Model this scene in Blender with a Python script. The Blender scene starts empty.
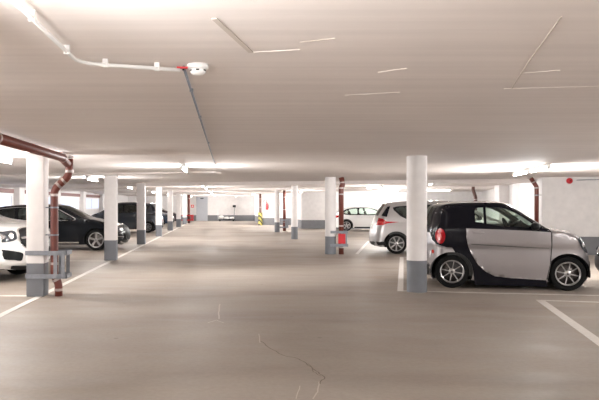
import bpy, bmesh, math, random
from mathutils import Vector, Matrix
from mathutils.geometry import delaunay_2d_cdt
random.seed(7)
PI = math.pi
sc = bpy.context.scene
COL = sc.collection
CH = 1.46            # eye height
F = 650.0            # focal length in pixels of the 599 px wide frame
VX, VY = 226.0, 205.0
H = 2.285            # ceiling height
TH = math.radians(12.3)

def gp(px, py):      # floor point seen at a pixel (used only to take measurements)
    Y = F*CH/(py-VY)
    return ((px-VX)/F*Y, Y)

# ------------------------------------------------------------------ materials
def new_mat(name):
    m = bpy.data.materials.new(name); m.use_nodes = True
    nt = m.node_tree
    return m, nt, nt.nodes['Principled BSDF']
def pbr(name, col, rough=0.5, metal=0.0, coat=0.0, noise=0.0, nscale=8.0, spec=0.5, bump=0.0):
    m, nt, b = new_mat(name)
    b.inputs['Base Color'].default_value = (*col, 1)
    b.inputs['Roughness'].default_value = rough
    b.inputs['Metallic'].default_value = metal
    b.inputs['Specular IOR Level'].default_value = spec
    if coat:
        b.inputs['Coat Weight'].default_value = coat
        b.inputs['Coat Roughness'].default_value = 0.04
    if noise or bump:
        tc = nt.nodes.new('ShaderNodeTexCoord')
        n = nt.nodes.new('ShaderNodeTexNoise'); n.inputs['Scale'].default_value = nscale
        n.inputs['Detail'].default_value = 5
        nt.links.new(tc.outputs['Object'], n.inputs['Vector'])
    if noise:
        mx = nt.nodes.new('ShaderNodeMix'); mx.data_type = 'RGBA'
        mx.inputs['A'].default_value = tuple(c*(1-noise) for c in col)+(1,)
        mx.inputs['B'].default_value = tuple(min(1, c*(1+noise)) for c in col)+(1,)
        nt.links.new(n.outputs['Fac'], mx.inputs['Factor'])
        nt.links.new(mx.outputs['Result'], b.inputs['Base Color'])
    if bump:
        bp = nt.nodes.new('ShaderNodeBump'); bp.inputs['Strength'].default_value = bump
        nt.links.new(n.outputs['Fac'], bp.inputs['Height'])
        nt.links.new(bp.outputs['Normal'], b.inputs['Normal'])
    return m
def emis(name, col, strength):
    m, nt, b = new_mat(name)
    b.inputs['Base Color'].default_value = (*col, 1)
    b.inputs['Emission Color'].default_value = (*col, 1)
    b.inputs['Emission Strength'].default_value = strength
    return m
def glass(name, tint, refl=0.12):
    m, nt, b = new_mat(name)
    out = nt.nodes['Material Output']
    tr = nt.nodes.new('ShaderNodeBsdfTransparent'); tr.inputs['Color'].default_value = (*tint, 1)
    gl = nt.nodes.new('ShaderNodeBsdfGlossy'); gl.inputs['Roughness'].default_value = 0.02
    gl.inputs['Color'].default_value = (0.9, 0.95, 0.93, 1)
    lw = nt.nodes.new('ShaderNodeLayerWeight'); lw.inputs['Blend'].default_value = 0.25
    mp = nt.nodes.new('ShaderNodeMapRange')
    mp.inputs['To Min'].default_value = refl*0.5; mp.inputs['To Max'].default_value = 0.75
    mx = nt.nodes.new('ShaderNodeMixShader')
    nt.links.new(lw.outputs['Fresnel'], mp.inputs['Value'])
    nt.links.new(mp.outputs['Result'], mx.inputs['Fac'])
    nt.links.new(tr.outputs[0], mx.inputs[1]); nt.links.new(gl.outputs[0], mx.inputs[2])
    nt.links.new(mx.outputs[0], out.inputs['Surface'])
    return m
def dado_mat(name, white, grey, zsplit, wobble=0.0):
    """painted white with a grey band up to zsplit above the floor"""
    m, nt, b = new_mat(name)
    b.inputs['Roughness'].default_value = 0.62
    b.inputs['Specular IOR Level'].default_value = 0.3
    g = nt.nodes.new('ShaderNodeNewGeometry'); s = nt.nodes.new('ShaderNodeSeparateXYZ')
    nt.links.new(g.outputs['Position'], s.inputs[0])
    lt = nt.nodes.new('ShaderNodeMath'); lt.operation = 'LESS_THAN'; lt.inputs[1].default_value = zsplit
    nt.links.new(s.outputs['Z'], lt.inputs[0])
    n = nt.nodes.new('ShaderNodeTexNoise'); n.inputs['Scale'].default_value = 5; n.inputs['Detail'].default_value = 6
    nt.links.new(g.outputs['Position'], n.inputs['Vector'])
    mr = nt.nodes.new('ShaderNodeMapRange'); mr.inputs['To Min'].default_value = 0.86; mr.inputs['To Max'].default_value = 1.1
    nt.links.new(n.outputs['Fac'], mr.inputs['Value'])
    mx = nt.nodes.new('ShaderNodeMix'); mx.data_type = 'RGBA'
    mx.inputs['A'].default_value = (*white, 1); mx.inputs['B'].default_value = (*grey, 1)
    nt.links.new(lt.outputs[0], mx.inputs['Factor'])
    ml = nt.nodes.new('ShaderNodeMix'); ml.data_type = 'RGBA'; ml.blend_type = 'MULTIPLY'; ml.inputs['Factor'].default_value = 1
    nt.links.new(mx.outputs['Result'], ml.inputs['A']); nt.links.new(mr.outputs['Result'], ml.inputs['B'])
    nt.links.new(ml.outputs['Result'], b.inputs['Base Color'])
    bp = nt.nodes.new('ShaderNodeBump'); bp.inputs['Strength'].default_value = 0.08
    nt.links.new(n.outputs['Fac'], bp.inputs['Height']); nt.links.new(bp.outputs['Normal'], b.inputs['Normal'])
    return m

def floor_mat():
    m, nt, b = new_mat('polished_screed')
    N, L = nt.nodes, nt.links
    g = N.new('ShaderNodeNewGeometry')
    def noise(scale, detail, sx=1, sy=1, rot=0.0, dist=0.0):
        mp = N.new('ShaderNodeMapping'); mp.inputs['Scale'].default_value = (sx, sy, 1)
        mp.inputs['Rotation'].default_value = (0, 0, rot)
        L.new(g.outputs['Position'], mp.inputs['Vector'])
        n = N.new('ShaderNodeTexNoise'); n.inputs['Scale'].default_value = scale
        n.inputs['Detail'].default_value = detail; n.inputs['Distortion'].default_value = dist
        L.new(mp.outputs[0], n.inputs['Vector']); return n
    n1 = noise(0.33, 6, 0.7, 1.3, 0.2, 0.6)      # big cloudy patches
    n2 = noise(1.6, 8, 0.8, 2.2, 0.2)            # trowel marks
    n3 = noise(22, 6)                            # grain
    r1 = N.new('ShaderNodeValToRGB')
    e = r1.color_ramp.elements
    e[0].position = 0.34; e[0].color = (0.225, 0.187, 0.153, 1)
    e[1].position = 0.68; e[1].color = (0.345, 0.302, 0.262, 1)
    x = e.new(0.5); x.color = (0.29, 0.248, 0.21, 1)
    L.new(n1.outputs['Fac'], r1.inputs['Fac'])
    def mul(a, n, lo, hi):
        mr = N.new('ShaderNodeMapRange'); mr.inputs['From Min'].default_value = 0.3; mr.inputs['From Max'].default_value = 0.7
        mr.inputs['To Min'].default_value = lo; mr.inputs['To Max'].default_value = hi
        L.new(n.outputs['Fac'], mr.inputs['Value'])
        mx = N.new('ShaderNodeMix'); mx.data_type = 'RGBA'; mx.blend_type = 'MULTIPLY'; mx.inputs['Factor'].default_value = 1
        L.new(a, mx.inputs['A']); L.new(mr.outputs['Result'], mx.inputs['B']); return mx.outputs['Result']
    c = mul(r1.outputs['Color'], n2, 0.92, 1.08)
    c = mul(c, n3, 0.94, 1.06)
    # small pale and dark specks
    v = N.new('ShaderNodeTexVoronoi'); v.inputs['Scale'].default_value = 1.3
    L.new(g.outputs['Position'], v.inputs['Vector'])
    lt = N.new('ShaderNodeMath'); lt.operation = 'LESS_THAN'; lt.inputs[1].default_value = 0.035
    L.new(v.outputs['Distance'], lt.inputs[0])
    mx = N.new('ShaderNodeMix'); mx.data_type = 'RGBA'; mx.inputs['B'].default_value = (0.13, 0.10, 0.08, 1)
    ma = N.new('ShaderNodeMath'); ma.operation = 'MULTIPLY'; ma.inputs[1].default_value = 0.6
    L.new(lt.outputs[0], ma.inputs[0]); L.new(ma.outputs[0], mx.inputs['Factor']); L.new(c, mx.inputs['A'])
    L.new(mx.outputs['Result'], b.inputs['Base Color'])
    mr = N.new('ShaderNodeMapRange'); mr.inputs['From Min'].default_value = 0.35; mr.inputs['From Max'].default_value = 0.65
    mr.inputs['To Min'].default_value = 0.46; mr.inputs['To Max'].default_value = 0.62
    L.new(n2.outputs['Fac'], mr.inputs['Value']); L.new(mr.outputs['Result'], b.inputs['Roughness'])
    b.inputs['Specular IOR Level'].default_value = 0.45
    bp = N.new('ShaderNodeBump'); bp.inputs['Strength'].default_value = 0.07; bp.inputs['Distance'].default_value = 0.02
    L.new(n2.outputs['Fac'], bp.inputs['Height']); L.new(bp.outputs['Normal'], b.inputs['Normal'])
    return m

def ceiling_mat():
    m, nt, b = new_mat('shuttered_concrete_painted')
    N, L = nt.nodes, nt.links
    g = N.new('ShaderNodeNewGeometry')
    def noise(scale, detail, sx, sy, rot):
        mp = N.new('ShaderNodeMapping'); mp.inputs['Scale'].default_value = (sx, sy, 1); mp.inputs['Rotation'].default_value = (0, 0, rot)
        L.new(g.outputs['Position'], mp.inputs['Vector'])
        n = N.new('ShaderNodeTexNoise'); n.inputs['Scale'].default_value = scale; n.inputs['Detail'].default_value = detail
        L.new(mp.outputs[0], n.inputs['Vector']); return n
    n1 = noise(3.0, 6, 0.12, 3.0, TH)     # board marks across the aisle
    n2 = noise(0.8, 5, 1, 1, 0)
    n3 = noise(30, 4, 0.3, 1.5, TH)
    base = N.new('ShaderNodeMix'); base.data_type = 'RGBA'
    base.inputs['A'].default_value = (0.78, 0.72, 0.69, 1); base.inputs['B'].default_value = (0.86, 0.80, 0.77, 1)
    L.new(n2.outputs['Fac'], base.inputs['Factor'])
    mr = N.new('ShaderNodeMapRange'); mr.inputs['From Min'].default_value = 0.35; mr.inputs['From Max'].default_value = 0.65
    mr.inputs['To Min'].default_value = 0.96; mr.inputs['To Max'].default_value = 1.03
    L.new(n1.outputs['Fac'], mr.inputs['Value'])
    mx = N.new('ShaderNodeMix'); mx.data_type = 'RGBA'; mx.blend_type = 'MULTIPLY'; mx.inputs['Factor'].default_value = 1
    L.new(base.outputs['Result'], mx.inputs['A']); L.new(mr.outputs['Result'], mx.inputs['B'])
    L.new(mx.outputs['Result'], b.inputs['Base Color'])
    b.inputs['Roughness'].default_value = 0.75; b.inputs['Specular IOR Level'].default_value = 0.2
    ad = N.new('ShaderNodeMath'); ad.operation = 'ADD'
    L.new(n1.outputs['Fac'], ad.inputs[0])
    m3 = N.new('ShaderNodeMath'); m3.operation = 'MULTIPLY'; m3.inputs[1].default_value = 0.3
    L.new(n3.outputs['Fac'], m3.inputs[0]); L.new(m3.outputs[0], ad.inputs[1])
    bp = N.new('ShaderNodeBump'); bp.inputs['Strength'].default_value = 0.16; bp.inputs['Distance'].default_value = 0.02
    L.new(ad.outputs[0], bp.inputs['Height']); L.new(bp.outputs['Normal'], b.inputs['Normal'])
    return m

M = dict(
    floor=floor_mat(), ceiling=ceiling_mat(),
    wall=dado_mat('wall_paint', (0.80, 0.775, 0.765), (0.20, 0.205, 0.22), 0.53),
    column=dado_mat('column_paint', (0.80, 0.765, 0.755), (0.185, 0.195, 0.215), 0.53),
    white=pbr('white_enamel', (0.82, 0.81, 0.80), 0.4),
    line=pbr('line_paint', (0.62, 0.585, 0.55), 0.6, noise=0.18, nscale=14),
    pipe=pbr('oxide_red_pipe', (0.15, 0.034, 0.023), 0.42, noise=0.25, nscale=9),
    pipe_dark=pbr('old_cast_pipe', (0.10, 0.045, 0.035), 0.5, noise=0.3),
    band=pbr('pipe_coupling_steel', (0.42, 0.36, 0.34), 0.4, 0.6),
    galv=pbr('galvanised_steel', (0.24, 0.255, 0.285), 0.5, 0.3, noise=0.2, nscale=20),
    red=pbr('signal_red', (0.55, 0.02, 0.03), 0.4),
    redsign=pbr('sign_red', (0.65, 0.05, 0.06), 0.5),
    yellow=pbr('yellow_guard', (0.62, 0.50, 0.05), 0.5),
    black=pbr('black_plastic', (0.008, 0.008, 0.009), 0.5, spec=0.25),
    rubber=pbr('tyre_rubber', (0.005, 0.005, 0.005), 0.85, spec=0.2, bump=0.1, nscale=40),
    well=pbr('wheel_well_dark', (0.006, 0.006, 0.006), 0.9),
    alloy=pbr('alloy_rim', (0.46, 0.45, 0.45), 0.28, 0.85),
    alloy_dark=pbr('alloy_dark', (0.16, 0.16, 0.16), 0.35, 0.8),
    chrome=pbr('chrome', (0.75, 0.75, 0.76), 0.12, 1.0),
    steel=pbr('brushed_disc', (0.10, 0.09, 0.085), 0.4, 0.8),
    silver=pbr('silver_paint', (0.34, 0.32, 0.325), 0.28, 0.7, coat=0.8),
    silver2=pbr('light_silver_paint', (0.46, 0.44, 0.44), 0.32, 0.5, coat=0.8),
    tridion=pbr('gloss_black_cell', (0.006, 0.006, 0.010), 0.12, 0.0, spec=0.22),
    blackpaint=pbr('black_paint', (0.006, 0.007, 0.009), 0.12, 0.0, spec=0.25),
    navy=pbr('dark_blue_grey_paint', (0.030, 0.036, 0.048), 0.22, 0.2, coat=1.0),
    blue=pbr('blue_paint', (0.03, 0.055, 0.11), 0.25, 0.2, coat=1.0),
    plum=pbr('plum_paint', (0.06, 0.03, 0.045), 0.25, 0.2, coat=1.0),
    whitepaint=pbr('white_car_paint', (0.76, 0.75, 0.74), 0.22, 0.0, coat=1.0),
    fabric=pbr('seat_fabric', (0.02, 0.02, 0.022), 0.85, noise=0.3, nscale=30),
    lining=pbr('cabin_lining', (0.05, 0.05, 0.05), 0.9),
    glass=glass('green_glass', (0.80, 0.90, 0.84), 0.08),
    glassdark=glass('tinted_glass', (0.16, 0.20, 0.19), 0.16),
    lens=pbr('headlamp_glass', (0.05, 0.055, 0.065), 0.08, 0.2, coat=0.8),
    lensbright=pbr('headlamp_reflector', (0.8, 0.8, 0.82), 0.1, 0.9),
    tail=pbr('tail_lamp_red', (0.42, 0.004, 0.010), 0.2, 0.0, spec=0.3),
    tailglow=pbr('tail_lamp_lens', (0.70, 0.07, 0.06), 0.15),
    orange=pbr('side_marker_red', (0.45, 0.03, 0.02), 0.2),
    door=pbr('grey_steel_door', (0.46, 0.48, 0.52), 0.5, noise=0.08),
    tube=emis('fluorescent_tube', (1.0, 0.97, 0.90), 26.0),
    daylight=emis('frosted_daylight', (0.70, 0.80, 1.0), 0.14),
    crack=pbr('crack_dark', (0.17, 0.135, 0.11), 0.8),
    scratch=pbr('pale_scratch', (0.50, 0.44, 0.39), 0.7),
    cardboard=pbr('off_white_sack', (0.74, 0.72, 0.70), 0.8, noise=0.1),
    plate=pbr('plate_white', (0.75, 0.75, 0.75), 0.4),
)

# ------------------------------------------------------------------ object helpers
def link(name, bm, mat, parent=None, smooth=False, loc=None):
    me = bpy.data.meshes.new(name)
    bm.normal_update()
    if smooth:
        for f in bm.faces: f.smooth = True
    bm.to_mesh(me); bm.free()
    mats = mat if isinstance(mat, (list, tuple)) else [mat]
    for x in mats: me.materials.append(x)
    o = bpy.data.objects.new(name, me); COL.objects.link(o)
    if parent: o.parent = parent
    if loc: o.location = loc
    return o
def autosmooth(o, deg=35):
    for p in o.data.polygons: p.use_smooth = True
    bm = bmesh.new(); bm.from_mesh(o.data)
    a = math.radians(deg)
    for e in bm.edges:
        e.smooth = not (len(e.link_faces) == 2 and e.calc_face_angle(0) > a)
    bm.to_mesh(o.data); bm.free()
    return o
def tag(o, label, cat, group=None):
    o['label'] = label; o['category'] = cat
    if group: o['group'] = group
    return o
def thing(name, label, cat, loc=(0, 0, 0), rz=0.0, group=None):
    o = bpy.data.objects.new(name, None); COL.objects.link(o)
    o.location = loc; o.rotation_euler = (0, 0, rz)
    return tag(o, label, cat, group)
def struct(name, bm, mat, smooth=False):
    o = link(name, bm, mat, None, smooth); o['kind'] = 'structure'; return o
def copy_tree(o, parent=None):
    c = o.copy(); COL.objects.link(c); c.parent = parent
    for ch in list(o.children): copy_tree(ch, c)
    return c
def box(bm, x0, x1, y0, y1, z0, z1, mtx=None, bevel=0.0):
    vs = [bm.verts.new((x, y, z)) for x in (x0, x1) for y in (y0, y1) for z in (z0, z1)]
    fs = [(0,1,3,2),(4,6,7,5),(0,4,5,1),(2,3,7,6),(0,2,6,4),(1,5,7,3)]
    faces = [bm.faces.new([vs[i] for i in f]) for f in fs]
    if mtx is not None:
        for v in vs: v.co = mtx @ v.co
    if bevel:
        es = {e for f in faces for e in f.edges}
        bmesh.ops.bevel(bm, geom=list(es), offset=bevel, segments=3, affect='EDGES', profile=0.5)
def slab(bm, x0, y0, x1, y1, w, z0, z1):
    """a box whose axis runs from (x0,y0) to (x1,y1), w wide, centred on the axis"""
    d = Vector((x1-x0, y1-y0, 0)); ln = d.length; d.normalize()
    a = math.atan2(d.y, d.x)
    m = Matrix.Translation((x0, y0, 0)) @ Matrix.Rotation(a, 4, 'Z')
    box(bm, 0, ln, -w/2, w/2, z0, z1, m)
def cyl(bm, p, axis, r, h, seg=24, r2=None):
    """closed cylinder from p along axis"""
    axis = Vector(axis).normalized()
    q = axis.to_track_quat('Z', 'Y').to_matrix().to_4x4()
    m = Matrix.Translation(Vector(p)+axis*h/2) @ q
    bmesh.ops.create_cone(bm, cap_ends=True, segments=seg, radius1=r, radius2=r if r2 is None else r2, depth=h, matrix=m)
def lathe(bm, prof, seg=40, m=None):
    """prof: (r, h) pairs turned about the local Y axis"""
    rings = []
    for r, h in prof:
        ring = []
        for k in range(seg):
            a = 2*PI*k/seg
            co = Vector((r*math.cos(a), h, r*math.sin(a)))
            if m is not None: co = m @ co
            ring.append(bm.verts.new(co))
        rings.append(ring)
    for a, b in zip(rings[:-1], rings[1:]):
        for k in range(seg):
            try: bm.faces.new((a[k], a[(k+1) % seg], b[(k+1) % seg], b[k]))
            except ValueError: pass
def sweep(bm, pts, r, seg=12, bend=0.0, caps=True):
    """round tube along a polyline; corners rounded with radius bend"""
    P = [Vector(p) for p in pts]
    if bend > 0:
        Q = [P[0]]
        for a, b, c in zip(P[:-2], P[1:-1], P[2:]):
            d1 = (a-b); d2 = (c-b); t = min(bend, d1.length*0.45, d2.length*0.45)
            p0 = b+d1.normalized()*t; p2 = b+d2.normalized()*t
            for k in range(6):
                u = k/5; Q.append((1-u)**2*p0+2*u*(1-u)*b+u*u*p2)
        Q.append(P[-1]); P = Q
    rings = []; up = None
    for i, p in enumerate(P):
        d = (P[min(i+1, len(P)-1)]-P[max(i-1, 0)]).normalized()
        if up is None: up = Vector((0, 0, 1)) if abs(d.z) < 0.9 else Vector((1, 0, 0))
        s = d.cross(up).normalized(); up = s.cross(d).normalized()
        rings.append([bm.verts.new(p+r*(math.cos(2*PI*k/seg)*s+math.sin(2*PI*k/seg)*up)) for k in range(seg)])
    for a, b in zip(rings[:-1], rings[1:]):
        for k in range(seg): bm.faces.new((a[k], a[(k+1) % seg], b[(k+1) % seg], b[k]))
    if caps:
        bm.faces.new(rings[0][::-1]); bm.faces.new(rings[-1])

# ------------------------------------------------------------------ camera
cd = bpy.data.cameras.new('camera'); cam = bpy.data.objects.new('camera', cd); COL.objects.link(cam)
cam.location = (0, 0, CH); cam.rotation_euler = (PI/2, 0, 0)
cd.sensor_width = 36; cd.sensor_fit = 'HORIZONTAL'; cd.lens = 36*F/599
cd.shift_x = (299.5-VX)/599; cd.shift_y = (VY-200)/599
cd.clip_start = 0.05; cd.clip_end = 200
sc.camera = cam

# ------------------------------------------------------------------ room shell
XL, XR, YN, YF = -9.0, 14.0, -6.0, 59.5
CA, SA = math.cos(TH), math.sin(TH)
bm = bmesh.new(); box(bm, XL-0.3, 17.5, YN-0.3, YF+0.3, -0.25, 0)
floor = struct('floor', bm, M['floor'])
bm = bmesh.new(); box(bm, XL-0.3, 17.5, YN-0.3, YF+0.3, H, H+0.3)
ceil = struct('ceiling', bm, M['ceiling'])

def wall(name, pts, out=0.1, mat='wall'):
    bm = bmesh.new()
    for (x0, y0), (x1, y1) in zip(pts[:-1], pts[1:]):
        slab(bm, x0, y0, x1, y1, 0.2, 0, H)
    return struct(name, bm, M[mat])
bm = bmesh.new(); slab(bm, XL-0.1, YN, XL-0.1, YF, 0.2, 0, H); struct('wall_left', bm, M['wall'])
bm = bmesh.new(); slab(bm, XL-0.2, YF+0.1, 2.6, YF+0.1, 0.2, 0, H); struct('wall_back', bm, M['wall'])
bm = bmesh.new(); slab(bm, XL-0.2, YN-0.1, XR+0.3, YN-0.1, 0.2, 0, H); struct('wall_front', bm, M['wall'])
bm = bmesh.new(); slab(bm, 2.7, YF+0.2, 2.7, 47.2, 0.2, 0, H); slab(bm, 2.6, 47.1, 4.85, 47.1, 0.2, 0, H)
slab(bm, 4.75, 47.0, 4.75, 40.1, 0.2, 0, H); struct('wall_recess', bm, M['wall'])
bm = bmesh.new(); slab(bm, 4.65, 40.1, 16.2, 40.1, 0.2, 0, H); struct('wall_rear', bm, M['wall'])
bx, by = 9.41, 19.3                       # corner of the projecting wall behind the smart-sized car
wx, wy = bx+CA*4.4, by-SA*4.4
bm = bmesh.new()
slab(bm, bx+0.1, by, 15.9, 40.2, 0.2, 0, H)
struct('wall_side', bm, M['wall'])
bm = bmesh.new(); slab(bm, bx, by+0.1, wx+0.1, wy+0.1, 0.2, 0, H)
slab(bm, 14.35, wy, 14.35, YN-0.1, 0.2, 0, H); struct('wall_right', bm, M['wall'])

# shallow downstand beams under the slab
def beam(n, x0, x1, y_at0, drop, w, slope=-0.30):
    bm = bmesh.new(); slab(bm, x0, y_at0+slope*x0, x1, y_at0+slope*x1, w, H-drop, H+0.02)
    struct('trim_%d' % n, bm, M['ceiling'])
beam(1, -8.95, -0.2, 16.0, 0.045, 0.5)
beam(2, -8.95, 10.6, 23.6, 0.12, 0.45)
beam(3, -8.95, 12.3, 32.0, 0.10, 0.45)
beam(4, -8.95, 4.6, 42.0, 0.10, 0.45)

# pilasters on the left wall, windows between them with reddish roller boxes
for i, y in enumerate((15.6, 21.7, 27.9, 34.1, 40.3, 46.5, 52.7)):
    bm = bmesh.new(); box(bm, XL, XL+0.25, y-0.35, y+0.35, 0, H)
    o = struct('trim_%d' % (5+i), bm, M['column'])
wn = 1
for y0 in (16.2, 22.3, 28.5, 34.7, 40.9, 47.1):
    y1 = y0+4.9
    bm = bmesh.new()
    for a, b, c, d in ((y0, y1, 1.16, 1.24), (y0, y1, 1.86, 1.95), (y0, y0+0.07, 1.24, 1.86), (y1-0.07, y1, 1.24, 1.86), ((y0+y1)/2-0.03, (y0+y1)/2+0.03, 1.24, 1.86)):
        box(bm, XL, XL+0.06, a, b, c, d)
    w = struct('window_%d' % wn, bm, M['white']); wn += 1
    bm = bmesh.new(); box(bm, XL+0.005, XL+0.03, y0+0.07, y1-0.07, 1.24, 1.86)
    p = link('pane', bm, M['daylight'], w)
    bm = bmesh.new(); box(bm, XL, XL+0.14, y0, y1, 1.96, 2.13, bevel=0.02)
    r = link('roller_box', bm, M['pipe'], w); r['label'] = 'reddish brown roller box above the frosted pane'

# steel door in the far wall
bm = bmesh.new()
box(bm, -2.72, -2.62, YF-0.04, YF, 0, 2.22); box(bm, -1.78, -1.68, YF-0.04, YF, 0, 2.22); box(bm, -2.72, -1.68, YF-0.04, YF, 2.12, 2.22)
d = struct('door_1', bm, M['door'])
bm = bmesh.new(); box(bm, -2.62, -1.78, YF-0.05, YF, 0.01, 2.12); link('door_leaf', bm, M['door'], d)
bm = bmesh.new(); sweep(bm, [(-1.88, YF-0.05, 1.03), (-1.88, YF-0.10, 1.03), (-2.0, YF-0.10, 1.03)], 0.012, 8, 0.01); link('door_handle', bm, M['chrome'], d)
bm = bmesh.new(); box(bm, -2.35, -2.05, YF-0.12, YF-0.05, 2.02, 2.10); link('door_closer', bm, M['black'], d)
# white pilaster on the side wall
bm = bmesh.new(); box(bm, 11.35, 12.05, 27.0, 27.5, 0, H); struct('trim_12', bm, M['column'])

# cracks and scratches in the floor
def ribbon(bm, pts, w):
    z = 0.0015
    for (x0, y0), (x1, y1) in zip(pts[:-1], pts[1:]):
        d = Vector((x1-x0, y1-y0, 0)).normalized(); n = Vector((-d.y, d.x, 0))*w/2
        a, b = Vector((x0, y0, z)), Vector((x1, y1, z))
        bm.faces.new([bm.verts.new(v) for v in (a-n, b-n, b+n, a+n)])
def jag(pix, jit=0.012, sub=4):
    out = []
    for (a, b), (c, d) in zip(pix[:-1], pix[1:]):
        p, q = gp(a, b), gp(c, d)
        for k in range(sub):
            u = k/sub; out.append((p[0]+(q[0]-p[0])*u+random.uniform(-jit, jit), p[1]+(q[1]-p[1])*u+random.uniform(-jit, jit)))
    out.append(gp(*pix[-1])); return out
bm = bmesh.new(); ribbon(bm, jag([(261, 341), (269, 347), (284, 356), (297, 358), (306, 363), (316, 371), (324, 377), (320, 384)]), 0.010)
ribbon(bm, jag([(309, 364), (313, 372), (321, 376)]), 0.007)
link('floor_crack', bm, M['crack'], floor)
bm = bmesh.new(); ribbon(bm, jag([(319, 382), (318, 392), (313, 399)], 0.004), 0.010); ribbon(bm, jag([(259, 334), (260, 343)], 0.003), 0.009)
ribbon(bm, jag([(300, 386), (296, 399)], 0.003), 0.008)
ribbon(bm, jag([(220, 304), (218.5, 313), (219, 319)], 0.004), 0.018); ribbon(bm, jag([(208, 323), (217, 320), (224, 323)], 0.01), 0.014)
link('floor_scratch', bm, M['scratch'], floor)
# patched chase in the ceiling
def cp(px, py, z=H):
    Y = F*(z-CH)/(VY-py); return ((px-VX)/F*Y, Y)
bm = bmesh.new(); a, b = cp(214, 18), cp(251, 52); slab(bm, a[0], a[1], b[0], b[1], 0.026, H-0.004, H+0.01)
c2 = cp(300, 49.5); o1 = link('filled_chase', bm, pbr('chase_filler', (0.60, 0.53, 0.48), 0.8), ceil)
bm = bmesh.new(); slab(bm, b[0], b[1], c2[0], c2[1], 0.006, H-0.003, H+0.01)
for (x0, y0, x1, y1) in ((378, 72, 407, 68), (504, 88.5, 599, 86), (400, 92, 345, 95), (520, 73, 560, 70)):
    a, b = cp(x0-0, y0), cp(x1, y1); slab(bm, a[0], a[1], b[0], b[1], 0.005, H-0.003, H+0.01)
link('board_seam', bm, pbr('seam_pale', (0.84, 0.78, 0.74), 0.8), ceil)
bm = bmesh.new()
for (x0, y0, x1, y1) in ((561, 17, 530, 60), (530, 60, 512, 88), (300, 42, 335, 38)):
    a, b = cp(x0, y0), cp(x1, y1); slab(bm, a[0], a[1], b[0], b[1], 0.005, H-0.003, H+0.01)
link('board_seam', bm, pbr('seam_dark', (0.56, 0.50, 0.45), 0.8), ceil)

# ------------------------------------------------------------------ painted floor lines
def line(label, x0, y0, x1, y1, w=0.10, group=None):
    d = Vector((x1-x0, y1-y0)).normalized()
    bm = bmesh.new(); slab(bm, x0, y0, x1, y1, w, 0.0006, 0.0026)
    return tag(link('parking_line', bm, M['line']), label, 'floor marking', group)
line('long white line running along the feet of the left columns', -2.97, 4.5, -3.1, 56, 0.10)
line('white bay line reaching the foot of the nearest left column', -8.9, 10.45, -3.2, 10.45)
line('white bay line reaching the foot of the second left column', -8.9, 17.1, -3.05, 16.95)
line('white bay line behind the black car, third column on the left', -8.9, 24.0, -3.1, 23.75)
line('white bay line at the fourth left column', -8.9, 30.4, -3.1, 30.2)
BX, BY = SA*1.0, CA*1.0
def bay(label1, label2, x, y, ln, depth):
    if label1: line(label1, x-0.0, y, x+math.sin(math.radians(15.5))*ln, y+math.cos(math.radians(15.5))*ln)
    if label2: line(label2, x, y, x+CA*depth, y-SA*depth)
line('broad slanting white line at right edge of the floor, nearest the camera', 4.82, 9.98, 3.30, 4.5, 0.12)
line('white line starting from the corner of the slanting line, right foreground', 4.80, 9.95, 9.3, 8.85, 0.08)
line('white line running along the floor under the silver two-seater', 2.98, 11.05, 9.3, 9.85, 0.08)
line('white line going back behind the nearest round column', 2.95, 11.0, 4.92, 18.2, 0.10)
line('white bay line under the rear of the silver hatchback', 4.92, 18.2, 9.4, 17.22, 0.08)
line('thin white line going back between red pipe and silver hatchback', 3.88, 19.3, 5.75, 26.2, 0.09)
line('white bay line between the silver hatchback and the white car', 5.75, 26.2, 10.7, 25.05, 0.08)

# ------------------------------------------------------------------ columns
def square_column(x, y, w, label):
    bm = bmesh.new(); box(bm, -w/2, w/2, -w/2, w/2, 0, H, bevel=0.008)
    o = link('concrete_column', bm, M['column'], loc=(x, y, 0)); autosmooth(o)
    return tag(o, label, 'column')
def round_column(x, y, r, label):
    bm = bmesh.new(); lathe(bm, [(0.001, 0), (r, 0), (r, H), (0.001, H)], 40, Matrix.Rotation(PI/2, 4, 'X'))
    bmesh.ops.recalc_face_normals(bm, faces=bm.faces)
    o = link('round_column', bm, M['column'], loc=(x, y, 0)); autosmooth(o)
    return tag(o, label, 'column')
lc = [(-3.04, 10.49, .28, 'nearest square white column on the left, beside the brown drain pipe'),
      (-3.05, 17.25, .31, 'square white column on the left standing at the nose of the black car'),
      (-3.16, 24.25, .30, 'third square column on the left, before the dark blue-grey people carrier'),
      (-3.13, 30.3, .27, 'fourth square column on the left, right of the dark people carrier'),
      (-3.20, 37.3, .29, 'fifth square column on the left, right of the dark blue car'),
      (-3.15, 43.2, .29, 'sixth square column on the left, right of the plum coloured car'),
      (-3.12, 49.0, .29, 'farthest square column of the left row, beside the far red pipe')]
for x, y, w, l in lc: square_column(x, y, w, l)
rc = [(3.22, 10.97, .165, 'large round white column with grey foot, behind the silver two-seater'),
      (3.11, 19.35, .16, 'round white column beside the red pipe with a steel guard'),
      (2.93, 27.8, .14, 'round white column with dark grey foot at centre right, third in its row'),
      (2.76, 35.1, .14, 'farthest round column of the right row, beside the far dark red pipe')]
for x, y, r, l in rc: round_column(x, y, r, l)

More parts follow.
